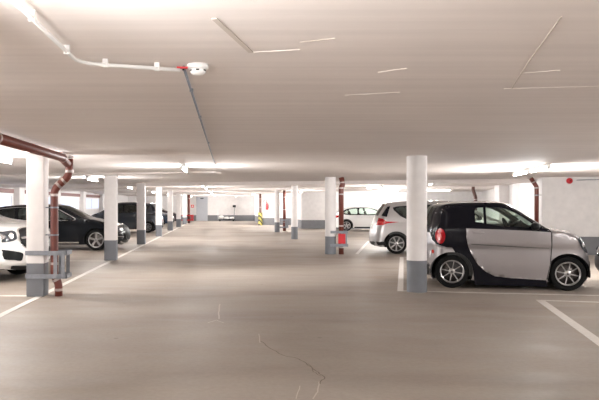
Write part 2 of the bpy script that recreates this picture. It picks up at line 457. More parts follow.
# ------------------------------------------------------------------ lamps
LAMP_W = 66
def make_lamp(label):
    t = thing('ceiling_lamp', label, 'lamp', group='fluorescent battens on the ceiling')
    bm = bmesh.new(); box(bm, -0.035, 0.035, -0.75, 0.75, -0.060, -0.001, bevel=0.006); link('lamp_body', bm, M['white'], t)
    bm = bmesh.new(); cyl(bm, (0, -0.70, -0.095), (0, 1, 0), 0.014, 1.40, 12); link('tube', bm, M['tube'], t, True)
    for s in (-1, 1):
        bm = bmesh.new(); box(bm, -0.022, 0.022, s*0.72-0.02, s*0.72+0.02, -0.115, -0.058, bevel=0.004); link('tube_holder', bm, M['white'], t)
    for s in (-1, 1):     # the tube shines to both sides, up and down
        ld = bpy.data.lights.new('tube_light', 'AREA'); ld.shape = 'RECTANGLE'; ld.size = 1.38; ld.size_y = 0.04
        ld.energy = LAMP_W; ld.color = (1.0, 0.985, 0.97)
        lo = bpy.data.objects.new('tube_light', ld); COL.objects.link(lo); lo.parent = t; lo.location = (s*0.02, 0, -0.10)
        lo.rotation_euler = Vector((s, 0, -0.05)).to_track_quat('-Z', 'X').to_euler()
    return t
lamps = [(-1.08, 1.82, 0, 'batten above the aisle just behind the upper left corner of the photo'),
    (-0.87, 13.6, 0, 'nearest lit batten seen above the aisle, before the first ceiling beam'),
    (-0.90, 24.9, 0, 'lit batten above the aisle, second in view beyond the beam'),
    (-0.90, 29.2, 0, 'third lit batten above the aisle'),
    (-0.90, 34.2, 0, 'fourth lit batten above the aisle'),
    (-0.90, 39.4, 0, 'fifth lit batten above the aisle'),
    (-0.90, 45.5, 0, 'sixth lit batten above the aisle, near the far wall'),
    (-0.90, 52.5, 0, 'last lit batten above the aisle, before the grey door'),
    (-0.95, -4.6, 0, 'batten above the aisle far behind the camera'),
    (2.6, -1.2, 0, 'added fill batten right of the camera, out of view behind it'),  # unseen lamp added as fill from behind
    (-5.2, 4.6, 0, 'added fill batten above the left foreground bays, out of view'),  # added out of view to lift the near ceiling
    (-6.4, 8.6, 0, 'added fill batten above the white sport utility car, out of view'),  # unseen lamp added to brighten the left ceiling
    (7.9, 8.0, -TH, 'added fill batten above the right foreground line, out of view'),  # added out of view to brighten the ceiling on the right
    (9.7, 12.6, -TH, 'added batten beyond the right edge, brightening the right wall'),  # unseen lamp added to whiten the right wall
    (9.2, 37.6, PI/2, 'added fill batten parallel to the rear wall above the white car'),  # extra lamp added to brighten the rear wall
    (-5.0, 0.5, 0, 'added fill batten left of the camera, out of view behind it'),  # unseen, added for fill light from the left rear
    (8.5, -2.0, -TH, 'added fill batten above the bays behind the camera on the right'),  # unseen, added for fill light from the right rear
    (-3.0, 56.0, 0, 'added fill batten in front of the grey door at the far wall'),  # added to make the far wall brighter around the door
    (0.9, 56.5, 0, 'added fill batten in front of the far wall trolley'),  # added to make the far wall brighter behind the trolley
    (-3.75, 10.6, 0, 'lit batten above the left bays, partly behind nearest left column'),
    (-3.95, 19.2, 0, 'lit batten above the black car on the left'),
    (-4.15, 28.0, 0, 'lit batten above the dark people carrier'),
    (-4.2, 37.5, 0, 'lit batten above the far left bays'),
    (-4.2, 47.0, 0, 'lit batten farthest away above the left bays'),
    (6.60, 13.7, -TH, 'nearer of two slanting battens end to end above the silver two-seater'),
    (6.96, 15.35, -TH, 'farther of two slanting battens end to end above the silver two-seater'),
    (7.4, 4.0, -TH, 'added fill batten above the empty right foreground bay, out of view'),  # unseen lamp added to brighten the right foreground ceiling
    (7.2, 22.8, -TH, 'lit batten between nearest round column and silver two-seater roof'),
    (6.4, 28.0, TH, 'small lit batten above the white car'),
    (10.5, 32.5, PI/2, 'lit batten near the rear wall above the white car'),
    (4.2, 36.5, -TH, 'lit batten beside the wall at the second red pipe'),
    (1.9, 45.2, -TH, 'bright batten near the yellow and black pipe guard'),
    (3.6, 44.5, 0.2, 'bright batten in the recess behind the farthest round column')]
l0 = None
for x, y, r, lab in lamps:
    if l0 is None: l0 = make_lamp(lab); o = l0
    else: o = copy_tree(l0)
    o['label'] = lab; o.location = (x, y, H); o.rotation_euler = (0, 0, r)
# conduits
def conduit(label, pts, r=0.013, mat='white', clips=(), bend=0.06):
    t = thing('cable_conduit', label, 'conduit', pts[0])
    P0 = Vector(pts[0])
    bm = bmesh.new(); sweep(bm, [Vector(p)-P0 for p in pts], r, 10, bend); link('tube', bm, M[mat], t, True)
    for c in clips:
        bm = bmesh.new(); c = Vector(c)-P0; box(bm, c.x-r-0.004, c.x+r+0.004, c.y-0.009, c.y+0.009, c.z-r-0.003, H-P0.z-0.001, bevel=0.002); link('clip', bm, M[mat], t)
    return t
zc = H-0.035
conduit('white conduit with a rounded corner leading along the ceiling to the smoke detector',
        [(-0.82, 1.5, zc), (-0.82, 3.62, zc), (-0.27, 3.80, zc)], 0.011, 'white', [(-0.82, 2.75, zc), (-0.82, 3.35, zc), (-0.68, 3.665, zc), (-0.40, 3.76, zc)], 0.14)
conduit('thin grey double cable running along the ceiling away from the smoke detector',
        [(-0.25, 3.83, H-0.012), (-0.22, 13.2, H-0.012)], 0.009, 'galv', [(-0.245, 4.6, H-0.012), (-0.24, 6.0, H-0.012), (-0.23, 8.5, H-0.012)], 0)
conduit('dark cable rising along the top of the right wall from the red alarm',
        [(bx+0.9*CA, by-0.9*SA-0.03, 2.19), (bx+3.4*CA, by-3.4*SA-0.03, 2.245)], 0.012, 'galv', bend=0)
# smoke detector
t = thing('smoke_detector', 'white round smoke detector with a red tag on its left, on the ceiling', 'smoke detector', (-0.165, 3.82, H))
bm = bmesh.new(); lathe(bm, [(0.001, 0), (0.062, 0), (0.062, 0.02), (0.05, 0.03), (0.001, 0.03)], 32, Matrix.Rotation(-PI/2, 4, 'X')); link('base', bm, M['white'], t, True)
bm = bmesh.new(); lathe(bm, [(0.046, 0.03), (0.046, 0.042), (0.038, 0.055), (0.018, 0.062), (0.001, 0.063)], 32, Matrix.Rotation(-PI/2, 4, 'X')); link('sensor_head', bm, M['white'], t, True)
for k in range(6):
    a = k*PI/3; bm = bmesh.new(); box(bm, -0.009, 0.009, -0.003, 0.003, -0.041, -0.034, Matrix.Rotation(a, 4, 'Z') @ Matrix.Translation((0, -0.046, 0))); link('slot', bm, M['black'], t)
bm = bmesh.new(); box(bm, -0.125, -0.062, -0.018, 0.006, -0.028, -0.018, Matrix.Rotation(0.15, 4, 'Z')); o = link('tag', bm, M['redsign'], t); o['label'] = 'red tag'
bm = bmesh.new(); cyl(bm, (-0.085, -0.01, -0.036), (0, 0, 1), 0.007, 0.01, 10); link('screw', bm, M['black'], t)
# red alarm sounder on the right wall
ax, ay = bx+0.72*CA, by-0.72*SA
t = thing('alarm_sounder', 'small round red alarm sounder high on the right white wall', 'alarm', (ax, ay, 2.17-0.0), -TH)
bm = bmesh.new(); cyl(bm, (0, 0, 0), (0, -1, 0), 0.085, 0.03, 28); link('base', bm, M['red'], t)
bm = bmesh.new(); lathe(bm, [(0.075, -0.03), (0.06, -0.07), (0.03, -0.085), (0.001, -0.087)], 28); link('horn', bm, M['red'], t, True)
bm = bmesh.new(); cyl(bm, (0, -0.086, 0), (0, -1, 0), 0.02, 0.006, 16); link('grille', bm, M['black'], t)

# ------------------------------------------------------------------ drain pipes
def drain(name, label, origin, runs, r, mat, bands, brackets=(), bend=0.10):
    t = thing(name, label, 'pipe', origin)
    for nm, pts in runs:
        bm = bmesh.new(); sweep(bm, pts, r, 18, bend); link(nm, bm, M[mat], t, True)
    for p, ax in bands:
        bm = bmesh.new(); ax = Vector(ax).normalized(); cyl(bm, Vector(p)-ax*0.02, ax, r*1.10, 0.04, 20); o = link('coupling', bm, M['band'], t, False); autosmooth(o)
    for p, q in brackets:
        bm = bmesh.new(); sweep(bm, [p, q], 0.009, 8); cyl(bm, Vector(p)-Vector((0, 0, 0.012)), (0, 0, 1), r*1.12, 0.024, 20); link('bracket', bm, M['galv'], t)
    return t
ox, oy = -2.73, 10.45
def L(x, y, z): return (x-ox, y-oy, z)
drain('drain_pipe', 'brown-red drain pipe coming along the ceiling and down beside the nearest left column', (ox, oy, 0),
      [('vertical_pipe', [L(-2.69, 10.45, 0.0), L(-2.69, 10.45, 0.20), L(-2.76, 10.45, 0.33), L(-2.76, 10.45, 1.72), L(-2.52, 10.45, 1.93), L(-2.52, 10.45, 2.20)]),
       ('horizontal_pipe', [L(-2.46, 4.6, 2.185), L(-2.50, 9.9, 2.185), L(-2.53, 10.36, 2.12)])],
      0.062, 'pipe', [(L(-2.69, 10.45, 0.10), (0, 0, 1)), (L(-2.72, 10.45, 0.26), (-.5, 0, 1)), (L(-2.76, 10.45, 0.52), (0, 0, 1)), (L(-2.76, 10.45, 1.62), (0, 0, 1)), (L(-2.69, 10.45, 1.785), (.75, 0, .66)),
       (L(-2.61, 10.45, 1.855), (.75, 0, .66)), (L(-2.52, 10.45, 2.0), (0, 0, 1)), (L(-2.52, 10.45, 2.235), (0, 0, 1)), (L(-2.50, 9.95, 2.18), (0, 1, -.05)), (L(-2.475, 7.0, 2.185), (0, 1, 0))],
      [(L(-2.76, 10.45, 1.42), L(-2.90, 10.45, 1.42)), (L(-2.76, 10.45, 0.98), L(-2.90, 10.45, 0.98))])
def guard(label, x, y, w, dp, z0, z1, side, scale=1.0):
    """steel U-shaped guard: two flat rails round the pipe, joined by uprights"""
    t = thing('pipe_guard', label, 'guard', (x, y, 0))
    for z in (z0, z1):
        bm = bmesh.new(); h = 0.035*scale; tk = 0.012
        box(bm, -w, 0.0, -dp, -dp+tk, z-h, z+h); box(bm, -tk, 0, -dp, dp, z-h, z+h); box(bm, -w*0.45, 0.0, dp-tk, dp, z-h, z+h)
        link('rail', bm, M['galv'], t)
    for yy in (-dp-0.006, dp-0.004):
        for xx in (-0.06, -0.18):
            bm = bmesh.new(); box(bm, xx-0.03, xx+0.03, yy, yy+0.010, z0-0.03, z1+0.03, bevel=0.003); link('upright', bm, M['galv'], t)
    return t
guard('galvanised steel guard with two rails around the brown drain pipe, nearest left column', -2.53, 10.49, 0.66, 0.17, 0.325, 0.695, 1)
ox, oy = 3.42, 19.3
drain('drain_pipe', 'red drain pipe standing right of the second round column', (ox, oy, 0),
      [('vertical_pipe', [(0, 0, 0), (0, 0, 1.98), (0.05, 0.0, 2.08), (0.0, 0, 2.28)])],
      0.075, 'pipe', [((0, 0, 0.2), (0, 0, 1)), ((0, 0, 0.84), (0, 0, 1)), ((0, 0, 1.78), (0, 0, 1)), ((0, 0, 1.96), (0, 0, 1)), ((0.03, 0, 2.13), (-.1, 0, 1))])
t = guard('steel guard with two rails around the red pipe beside the second round column', 3.60, 19.35, 0.52, 0.19, 0.27, 0.66, 1, 1.1)
bm = bmesh.new(); box(bm, -0.29, -0.08, -0.20, -0.188, 0.32, 0.61); o = link('warning_plate', bm, M['red'], t); o['label'] = 'red plate between the rails'
ox, oy = 3.28, 36.5
drain('drain_pipe', 'dark red drain pipe far away beside the farthest round column', (ox, oy, 0), [('vertical_pipe', [(0, 0, 0), (0, 0, 2.28)])], 0.085, 'pipe',
      [((0, 0, 0.5), (0, 0, 1)), ((0, 0, 1.2), (0, 0, 1)), ((0, 0, 1.9), (0, 0, 1))])
guard('steel guard with two rails at the farthest round column and dark red pipe', 3.50, 36.5, 0.66, 0.2, 0.22, 0.62, 1, 1.2)
ox, oy = 2.46, 46.6
drain('drain_pipe', 'dark pipe rising from a yellow and black guard before the far recess', (ox, oy, 0), [('vertical_pipe', [(0, 0, 0), (0, 0, 2.28)])], 0.085, 'pipe_dark',
      [((0, 0, 1.3), (0, 0, 1)), ((0, 0, 1.9), (0, 0, 1))])
m, nt, b = new_mat('yellow_black_stripes')
g = nt.nodes.new('ShaderNodeTexCoord'); wv = nt.nodes.new('ShaderNodeTexWave'); wv.bands_direction = 'DIAGONAL'; wv.inputs['Scale'].default_value = 2.0
cr = nt.nodes.new('ShaderNodeValToRGB'); cr.color_ramp.interpolation = 'CONSTANT'
cr.color_ramp.elements[0].color = (0.45, 0.40, 0.09, 1); cr.color_ramp.elements[1].color = (0.03, 0.03, 0.03, 1); cr.color_ramp.elements[1].position = 0.62
nt.links.new(g.outputs['Object'], wv.inputs['Vector']); nt.links.new(wv.outputs['Fac'], cr.inputs['Fac']); nt.links.new(cr.outputs['Color'], b.inputs['Base Color'])
bm = bmesh.new(); lathe(bm, [(0.13, 0), (0.155, 0), (0.155, 0.93), (0.13, 0.93), (0.13, 0)], 28, Matrix.Rotation(PI/2, 4, 'X')); bmesh.ops.recalc_face_normals(bm, faces=bm.faces)
tag(autosmooth(link('post_guard', bm, m, loc=(ox, oy, 0))), 'yellow and black striped guard around the foot of a far pipe', 'guard')
ox, oy = -3.0, 52.5
drain('drain_pipe', 'far red drain pipe at the end of the left column row', (ox, oy, 0), [('vertical_pipe', [(0, 0, 0), (0, 0, 2.28)])], 0.10, 'pipe',
      [((0, 0, 0.8), (0, 0, 1)), ((0, 0, 2.0), (0, 0, 1))])
t = guard('red rail guard at the far pipe by the grey door', -2.62, 52.5, 0.95, 0.25, 0.25, 0.62, 1, 1.3)
for c in t.children:
    c.data.materials.clear(); c.data.materials.append(M['red'])
ox, oy = 9.27, 19.4
drain('drain_pipe', 'brown-red drain pipe with a slanting dark top section, against the right wall', (ox, oy, 0),
      [('vertical_pipe', [(0, 0, 0), (0, 0, 2.0), (-0.17, 0, 2.26)])], 0.062, 'pipe', [((0, 0, 1.75), (0, 0, 1)), ((0, 0, 1.97), (0, 0, 1)), ((-0.10, 0, 2.15), (-.55, 0, .85))],
      [((0, 0, 1.76), (0.14, 0.0, 1.76))], 0.05)
ox, oy = 10.75, 28.0
drain('drain_pipe', 'short dark drain pipe visible above the black roof of the silver two-seater', (ox, oy, 0),
      [('vertical_pipe', [(0, 0, 0), (0, 0, 1.8), (-0.10, 0, 2.1), (-0.1, 0, 2.25)])], 0.07, 'pipe_dark', [((0, 0, 1.7), (0, 0, 1))], (), 0.05)
ox, oy = -8.35, 46.0
drain('drain_pipe', 'dark pipe rising behind the dark blue-grey people carrier', (ox, oy, 0), [('vertical_pipe', [(0, 0, 0), (0, 0, 2.0), (0.0, 0.15, 2.2)])], 0.13, 'pipe_dark', [((0, 0, 1.85), (0, 0, 1))])
# fire signs and extinguisher in the recess
t = thing('fire_sign', 'square red fire sign on the recess wall, right of the striped guard', 'sign', (2.83, 46.99, 1.72))
bm = bmesh.new(); box(bm, -0.10, 0.10, -0.02, 0, -0.10, 0.10); link('board', bm, M['redsign'], t)
bm = bmesh.new(); box(bm, -0.05, 0.05, -0.024, -0.02, -0.09, 0.04); cyl(bm, (0, -0.02, 0.07), (0, -1, 0), 0.035, 0.004, 12); o = link('pictogram', bm, M['white'], t)
t = thing('fire_extinguisher', 'small red fire extinguisher hanging on the recess wall below the red sign', 'fire extinguisher', (2.95, 46.9, 1.12))
bm = bmesh.new(); lathe(bm, [(0.001, 0), (0.08, 0), (0.085, 0.03), (0.085, 0.38), (0.05, 0.45), (0.03, 0.46), (0.001, 0.47)], 24, Matrix.Rotation(PI/2, 4, 'X')); link('cylinder', bm, M['redsign'], t, True)
bm = bmesh.new(); box(bm, -0.07, 0.03, -0.015, 0.015, 0.47, 0.53); link('handle', bm, M['black'], t)
bm = bmesh.new(); sweep(bm, [(0.03, 0, 0.5), (0.12, 0, 0.42), (0.11, 0, 0.1)], 0.012, 8, 0.05); link('hose', bm, M['black'], t)
# second red sign on the far wall by the door
t = thing('fire_sign', 'small red sign on the far wall left of the grey door', 'sign', (-3.12+0.05, YF-0.001, 1.35))
bm = bmesh.new(); box(bm, -0.13, 0.13, -0.02, 0, -0.13, 0.13); link('board', bm, M['redsign'], t)
bm = bmesh.new(); box(bm, -0.06, 0.06, -0.024, -0.02, -0.06, 0.06); link('pictogram', bm, M['white'], t)
# white bundles on a low trolley at the far wall, with a floor lamp-like pole sign
t = thing('flat_trolley', 'low dark trolley on small wheels carrying white bundles by the far wall', 'trolley', (0.05, 58.6, 0))
bm = bmesh.new(); box(bm, -0.75, 0.75, -0.35, 0.35, 0.12, 0.18, bevel=0.01); link('deck', bm, M['black'], t)
for sx in (-0.6, 0.6):
    for sy in (-0.28, 0.28):
        bm = bmesh.new(); cyl(bm, (sx, sy-0.02, 0.06), (0, 1, 0), 0.06, 0.04, 16); link('wheel', bm, M['rubber'], t)
bm = bmesh.new(); sweep(bm, [(-0.74, -0.3, 0.15), (-0.80, -0.3, 0.85), (-0.80, 0.3, 0.85), (-0.74, 0.3, 0.15)], 0.02, 8, 0.08); link('push_handle', bm, M['white'], t)
for i, (x, s, l) in enumerate(((-0.48, 0.33, 'tallest white bundle, left on the far trolley'), (0.0, 0.22, 'middle white bundle on the far trolley'), (0.47, 0.2, 'right white bundle on the far trolley'))):
    bm = bmesh.new(); bmesh.ops.create_icosphere(bm, subdivisions=3, radius=1)
    for v in bm.verts:
        c = v.co; q = Vector((math.copysign(abs(c.x)**.6, c.x), math.copysign(abs(c.y)**.6, c.y), math.copysign(abs(c.z)**.7, c.z)))
        v.co = Vector((q.x*0.22, q.y*0.28, (q.z*0.5+0.5)*s*(1+0.1*math.sin(9*c.x+5*c.y))))
    tag(link('bundle', bm, M['cardboard'], None, True, (0.05+x, 58.6, 0.18)), l, 'bundle', 'white bundles on the far trolley')
t = thing('pole_sign', 'thin pole with a small board standing at the far wall', 'sign', (0.75, 59.2, 0))
bm = bmesh.new(); cyl(bm, (0, 0, 0), (0, 0, 1), 0.16, 0.03, 24); link('foot', bm, M['black'], t)
bm = bmesh.new(); cyl(bm, (0, 0, 0.03), (0, 0, 1), 0.03, 1.4, 10); link('pole', bm, M['galv'], t)
bm = bmesh.new(); box(bm, -0.14, 0.14, -0.035, -0.03+0.015, 1.25, 1.45, bevel=0.005); link('board', bm, M['black'], t)

# ------------------------------------------------------------------ cars
def catmull(pts, n):
    P = [Vector(p) for p in pts]; out = []
    for i in range(len(P)-1):
        p0 = P[max(i-1, 0)]; p1 = P[i]; p2 = P[i+1]; p3 = P[min(i+2, len(P)-1)]
        for k in range(n):
            t = k/n
            out.append(0.5*((2*p1)+(p2-p0)*t+(2*p0-5*p1+4*p2-p3)*t*t+(3*p1-p0-3*p2+p3)*t**3))
    out.append(P[-1]); return out
def inside(p, poly):
    x, y = p; c = False; j = len(poly)-1
    for i in range(len(poly)):
        xi, yi = poly[i]; xj, yj = poly[j]
        if (yi > y) != (yj > y) and x < (xj-xi)*(y-yi)/(yj-yi)+xi: c = not c
        j = i
    return c
def densify(poly, g):
    out = []
    for a, b in zip(poly, list(poly[1:])+[poly[0]]):
        a, b = Vector(a), Vector(b); n = max(1, int(math.ceil((b-a).length/g)))
        for k in range(n): out.append(tuple(a+(b-a)*(k/n)))
    return out
def arc(cx, cz, r, a0, a1, n=20):
    return [(cx+r*math.cos(math.radians(a0+(a1-a0)*k/n)), cz+r*math.sin(math.radians(a0+(a1-a0)*k/n))) for k in range(n+1)]
def round_poly(poly, n=4):
    P = [Vector(p) for p in poly]; out = []; m = len(P)
    for i in range(m):
        a, b, c = P[i-1], P[i], P[(i+1) % m]
        t1 = b+(a-b)*0.25; t2 = b+(c-b)*0.25
        for k in range(n): u = k/(n-1); out.append(tuple((1-u)**2*t1+2*u*(1-u)*b+u*u*t2))
    return out
def fill(poly, holes, g):
    """triangulate a 2-D polygon with holes on a grid of pitch g -> points, triangles"""
    poly = densify(poly, g); holes = [densify(h, g) for h in holes]
    pts = [Vector(p) for p in poly]; edges = [(i, (i+1) % len(poly)) for i in range(len(poly))]
    for h in holes:
        o = len(pts); pts += [Vector(p) for p in h]; edges += [(o+i, o+(i+1) % len(h)) for i in range(len(h))]
    nb = len(pts); bnd = list(pts)
    x0 = min(p[0] for p in poly); x1 = max(p[0] for p in poly); z0 = min(p[1] for p in poly); z1 = max(p[1] for p in poly)
    nx = int((x1-x0)/g)+1; nz = int((z1-z0)/g)+1
    for i in range(1, nx):
        for k in range(1, nz):
            p = (x0+i*g+1e-4, z0+k*g+1.3e-4)
            if inside(p, poly) and not any(inside(p, h) for h in holes):
                if min((b.x-p[0])**2+(b.y-p[1])**2 for b in bnd) > (0.35*g)**2: pts.append(Vector(p))
    vs, es, fs, *_ = delaunay_2d_cdt(pts, edges, [], 0, 1e-6)
    tris = []
    for f in fs:
        c = (vs[f[0]]+vs[f[1]]+vs[f[2]])/3
        if inside(c, poly) and not any(inside(c, h) for h in holes): tris.append(tuple(f))
    return vs, tris

class Car:
    N = 6
    def __init__(s, sil, L_, W0, belt, roof, tumble=0.17, rnose=0.20, cnose=0.10, crease=None, taper=(0.07, 0.10)):
        s.sil = catmull(sil, s.N); s.L = L_; s.W0 = W0; s.belt = belt; s.roof = roof; s.tumble = tumble
        s.rnose = rnose; s.cnose = cnose; s.crease = crease; s.taper = taper
        s.nrm = []
        for i in range(len(s.sil)):
            d = s.sil[min(i+1, len(s.sil)-1)]-s.sil[max(i-1, 0)]
            s.nrm.append(Vector((-d.y, d.x)).normalized())
        s.cache = {}
    def full(s, x, z):
        u = (x-s.L/2)/(s.L/2)
        k = 1-(s.taper[1] if u > 0 else s.taper[0])*min(abs(u), 1.1)**4
        w = s.W0*k
        b = s.belt
        if z < b: w *= 1-0.05*((b-z)/b)**2
        else: w -= s.tumble*((z-b)/(s.roof-b))**1.15
        if s.crease:
            zc_, dp = s.crease; u = max(0, min(1, (zc_+0.02-z)/0.04)); w -= dp*u*u*(3-2*u)*max(0, 1-max(0, (zc_-z-0.05)/0.3))
        return w
    def near(s, x, z):
        best = 9; bi = 0; S = s.sil
        for i in range(len(S)-1):
            a = S[i]; b = S[i+1]; abx = b.x-a.x; abz = b.y-a.y
            l2 = abx*abx+abz*abz
            t = 0 if l2 == 0 else max(0, min(1, ((x-a.x)*abx+(z-a.y)*abz)/l2))
            d = (x-a.x-t*abx)**2+(z-a.y-t*abz)**2
            if d < best: best = d; bi = i+t
        i = int(bi); f = bi-i; n = s.nrm[i].lerp(s.nrm[min(i+1, len(s.nrm)-1)], f)
        return math.sqrt(best), n
    def rad(s, n): return 0.07+s.rnose*n.x*n.x*abs(n.x)
    def W(s, x, z):
        d, n = s.near(x, z); r = s.rad(n); w = s.full(x, z)
        if d < r: w -= r*(1-math.sqrt(max(0, 1-(1-d/r)**2)))
        return w
    def side(s, x, z, eps, sgn):
        w = s.W(x, z); h = 0.01
        if eps:
            gx = (s.W(x+h, z)-s.W(x-h, z))/(2*h); gz = (s.W(x, z+h)-s.W(x, z-h))/(2*h)
            gx = max(-2.5, min(2.5, gx)); gz = max(-2.5, min(2.5, gz))
            n = Vector((-gx, 1, -gz)).normalized()*eps
            return Vector((x+n.x-s.L/2, sgn*(w+n.y), z+n.z))
        return Vector((x-s.L/2, sgn*w, z))
    def cb(s, n): return 0.03+s.cnose*n.x*n.x
    def at_z(s, z, front):
        S = s.sil; best = None
        for i in range(len(S)-1):
            if front != (S[i].x > s.L/2): continue
            a, b = S[i], S[i+1]
            if (a.y-z)*(b.y-z) <= 0 and a.y != b.y:
                f = (z-a.y)/(b.y-a.y); x = a.x+(b.x-a.x)*f; n = s.nrm[i].lerp(s.nrm[i+1], f)
                if abs(n.x) > 0.2: best = (x, n)
        if best is None:
            c = [(abs(p.y-z), i) for i, p in enumerate(S) if front == (p.x > s.L/2)]
            i = min(c)[1]; best = (S[i].x, s.nrm[i])
        return best
    def end(s, y, z, eps, front):
        x, n = s.at_z(z, front); r = s.rad(n); wf = s.full(x, z); we = wf-r; sg = 1 if front else -1
        if abs(y) <= we:
            c = s.cb(n)*(1-(y/we)**2)
            return Vector((x+n.x*c+n.x*eps-s.L/2, y, z+n.y*c+n.y*eps))
        q = max(0.0, min(1.0, (wf-abs(y))/r)); d = r*(1-math.sqrt(max(0, 1-(1-q)**2)))
        return Vector((x-sg*d+sg*eps-s.L/2, y+math.copysign(eps*0.6, y), z))
    def side_bm(s, poly, holes=(), g=0.05, eps=0.0, sides=(-1, 1), depth=0.0):
        bm = bmesh.new(); vs, tr = fill(poly, list(holes), g)
        for sgn in sides:
            V = [bm.verts.new(s.side(v.x, v.y, eps, sgn)) for v in vs]
            for t in tr:
                q = [V[i] for i in t]
                f = bm.faces.new(q)
                f.normal_update()
                if f.normal.y*sgn < 0: f.normal_flip()
        return bm
    def end_bm(s, poly, front, eps, g=0.05, mirror=False):
        bm = bmesh.new()
        for sgn in ((1, -1) if mirror else (1,)):
            vs, tr = fill([(a*sgn, b) for a, b in poly], [], g)
            V = [bm.verts.new(s.end(v.x, v.y, eps, front)) for v in vs]
            for t in tr:
                f = bm.faces.new([V[i] for i in t]); f.normal_update()
                if f.normal.x*(1 if front else -1) < 0: f.normal_flip()
        return bm
    def strip(s, bm, i0, i1, t0, t1, eps=0.0, nt=14, mi=0):
        rows = []
        for i in range(i0, i1+1):
            p = s.sil[i]; n = s.nrm[i]; w = s.W(p.x, p.y); row = []
            for k in range(nt+1):
                t = t0+(t1-t0)*k/nt; c = s.cb(n)*(1-t*t)+eps
                row.append(bm.verts.new((p.x+n.x*c-s.L/2, t*w, p.y+n.y*c)))
            rows.append(row)
        for a, b in zip(rows[:-1], rows[1:]):
            for k in range(nt):
                f = bm.faces.new((a[k], a[k+1], b[k+1], b[k])); f.material_index = mi

def wheel(parent, x, y, r, rr, w, sgn, style, rimmat, hubmat):
    """x, y local; sgn the side it faces"""
    m = Matrix.Translation((x, y, r)) @ Matrix.Rotation(0 if sgn > 0 else PI, 4, 'Z')
    bm = bmesh.new()
    lathe(bm, [(rr, -w/2), (r*0.93, -w/2), (r, -w/2+0.035), (r, w/2-0.035), (r*0.95, w/2-0.008), (rr+0.012, w/2), (rr, w/2-0.006), (rr-0.004, 0), (rr, -w/2)], 48, m)
    bmesh.ops.recalc_face_normals(bm, faces=bm.faces)
    ty = link('wheel', bm, M['rubber'], parent); autosmooth(ty, 40)
    bm = bmesh.new(); lathe(bm, [(rr, w/2-0.004), (rr-0.008, w/2+0.001), (rr-0.022, w/2-0.008), (rr-0.026, w/2-0.03)], 48, m)
    n = style['n']; yo = w/2-0.012
    for k in range(n):
        for off in style.get('pair', (0,)):
            a = 2*PI*k/n+off+style.get('ph', 0.2); tw = style.get('conv', 0.0)*(1 if off > 0 else -1 if off < 0 else 0)
            r0, r1 = 0.035, rr-0.012; w0, w1 = style['w']
            vs = []
            for rad, ww, yy, aa in ((r0, w0, yo-0.012, a+tw), (r1, w1, yo, a)):
                d = Vector((math.cos(aa), 0, math.sin(aa))); q = Vector((-math.sin(aa), 0, math.cos(aa)))
                for sx in (-1, 1):
                    for dy in (0, -0.02): vs.append(bm.verts.new(m @ (d*rad+q*sx*ww*(0.7 if dy == 0 else 1)+Vector((0, yy+dy, 0)))))
            for f in ((0,1,3,2),(4,6,7,5),(0,4,5,1),(2,3,7,6),(0,2,6,4),(1,5,7,3)): bm.faces.new([vs[i] for i in f])
    lathe(bm, [(0.001, yo+0.004), (0.035, yo+0.002), (0.052, yo-0.006), (0.055, yo-0.03)], 24, m)
    bmesh.ops.recalc_face_normals(bm, faces=bm.faces)
    rim = link('rim', bm, rimmat, ty); autosmooth(rim, 35)
    bm = bmesh.new(); lathe(bm, [(0.001, w/2-0.07), (rr-0.03, w/2-0.07), (rr-0.02, w/2-0.09)], 32, m); d = link('brake_disc', bm, hubmat, ty, True)
    bm = bmesh.new(); lathe(bm, [(0.001, yo+0.008), (0.018, yo+0.008), (0.022, yo+0.003)], 16, m); link('hub_cap', bm, M['alloy_dark'] if rimmat != M['alloy_dark'] else M['alloy'], ty, True)
    return ty

def seat(parent, x, y, sz=1.0, L_=4):
    bm = bmesh.new()
    box(bm, x-0.25, x+0.25, y-0.23, y+0.23, 0.42, 0.58, bevel=0.05)
    mt = Matrix.Translation((x-0.27, y, 0.52)) @ Matrix.Rotation(math.radians(-17), 4, 'Y')
    box(bm, -0.06, 0.07, -0.23, 0.23, 0, 0.60, mt, bevel=0.045)
    box(bm, -0.045, 0.045, -0.13, 0.13, 0.63, 0.82, mt, bevel=0.035)
    box(bm, -0.01, 0.01, -0.06, 0.06, 0.58, 0.65, mt)
    o = link('seat', bm, M['fabric'], parent); autosmooth(o)

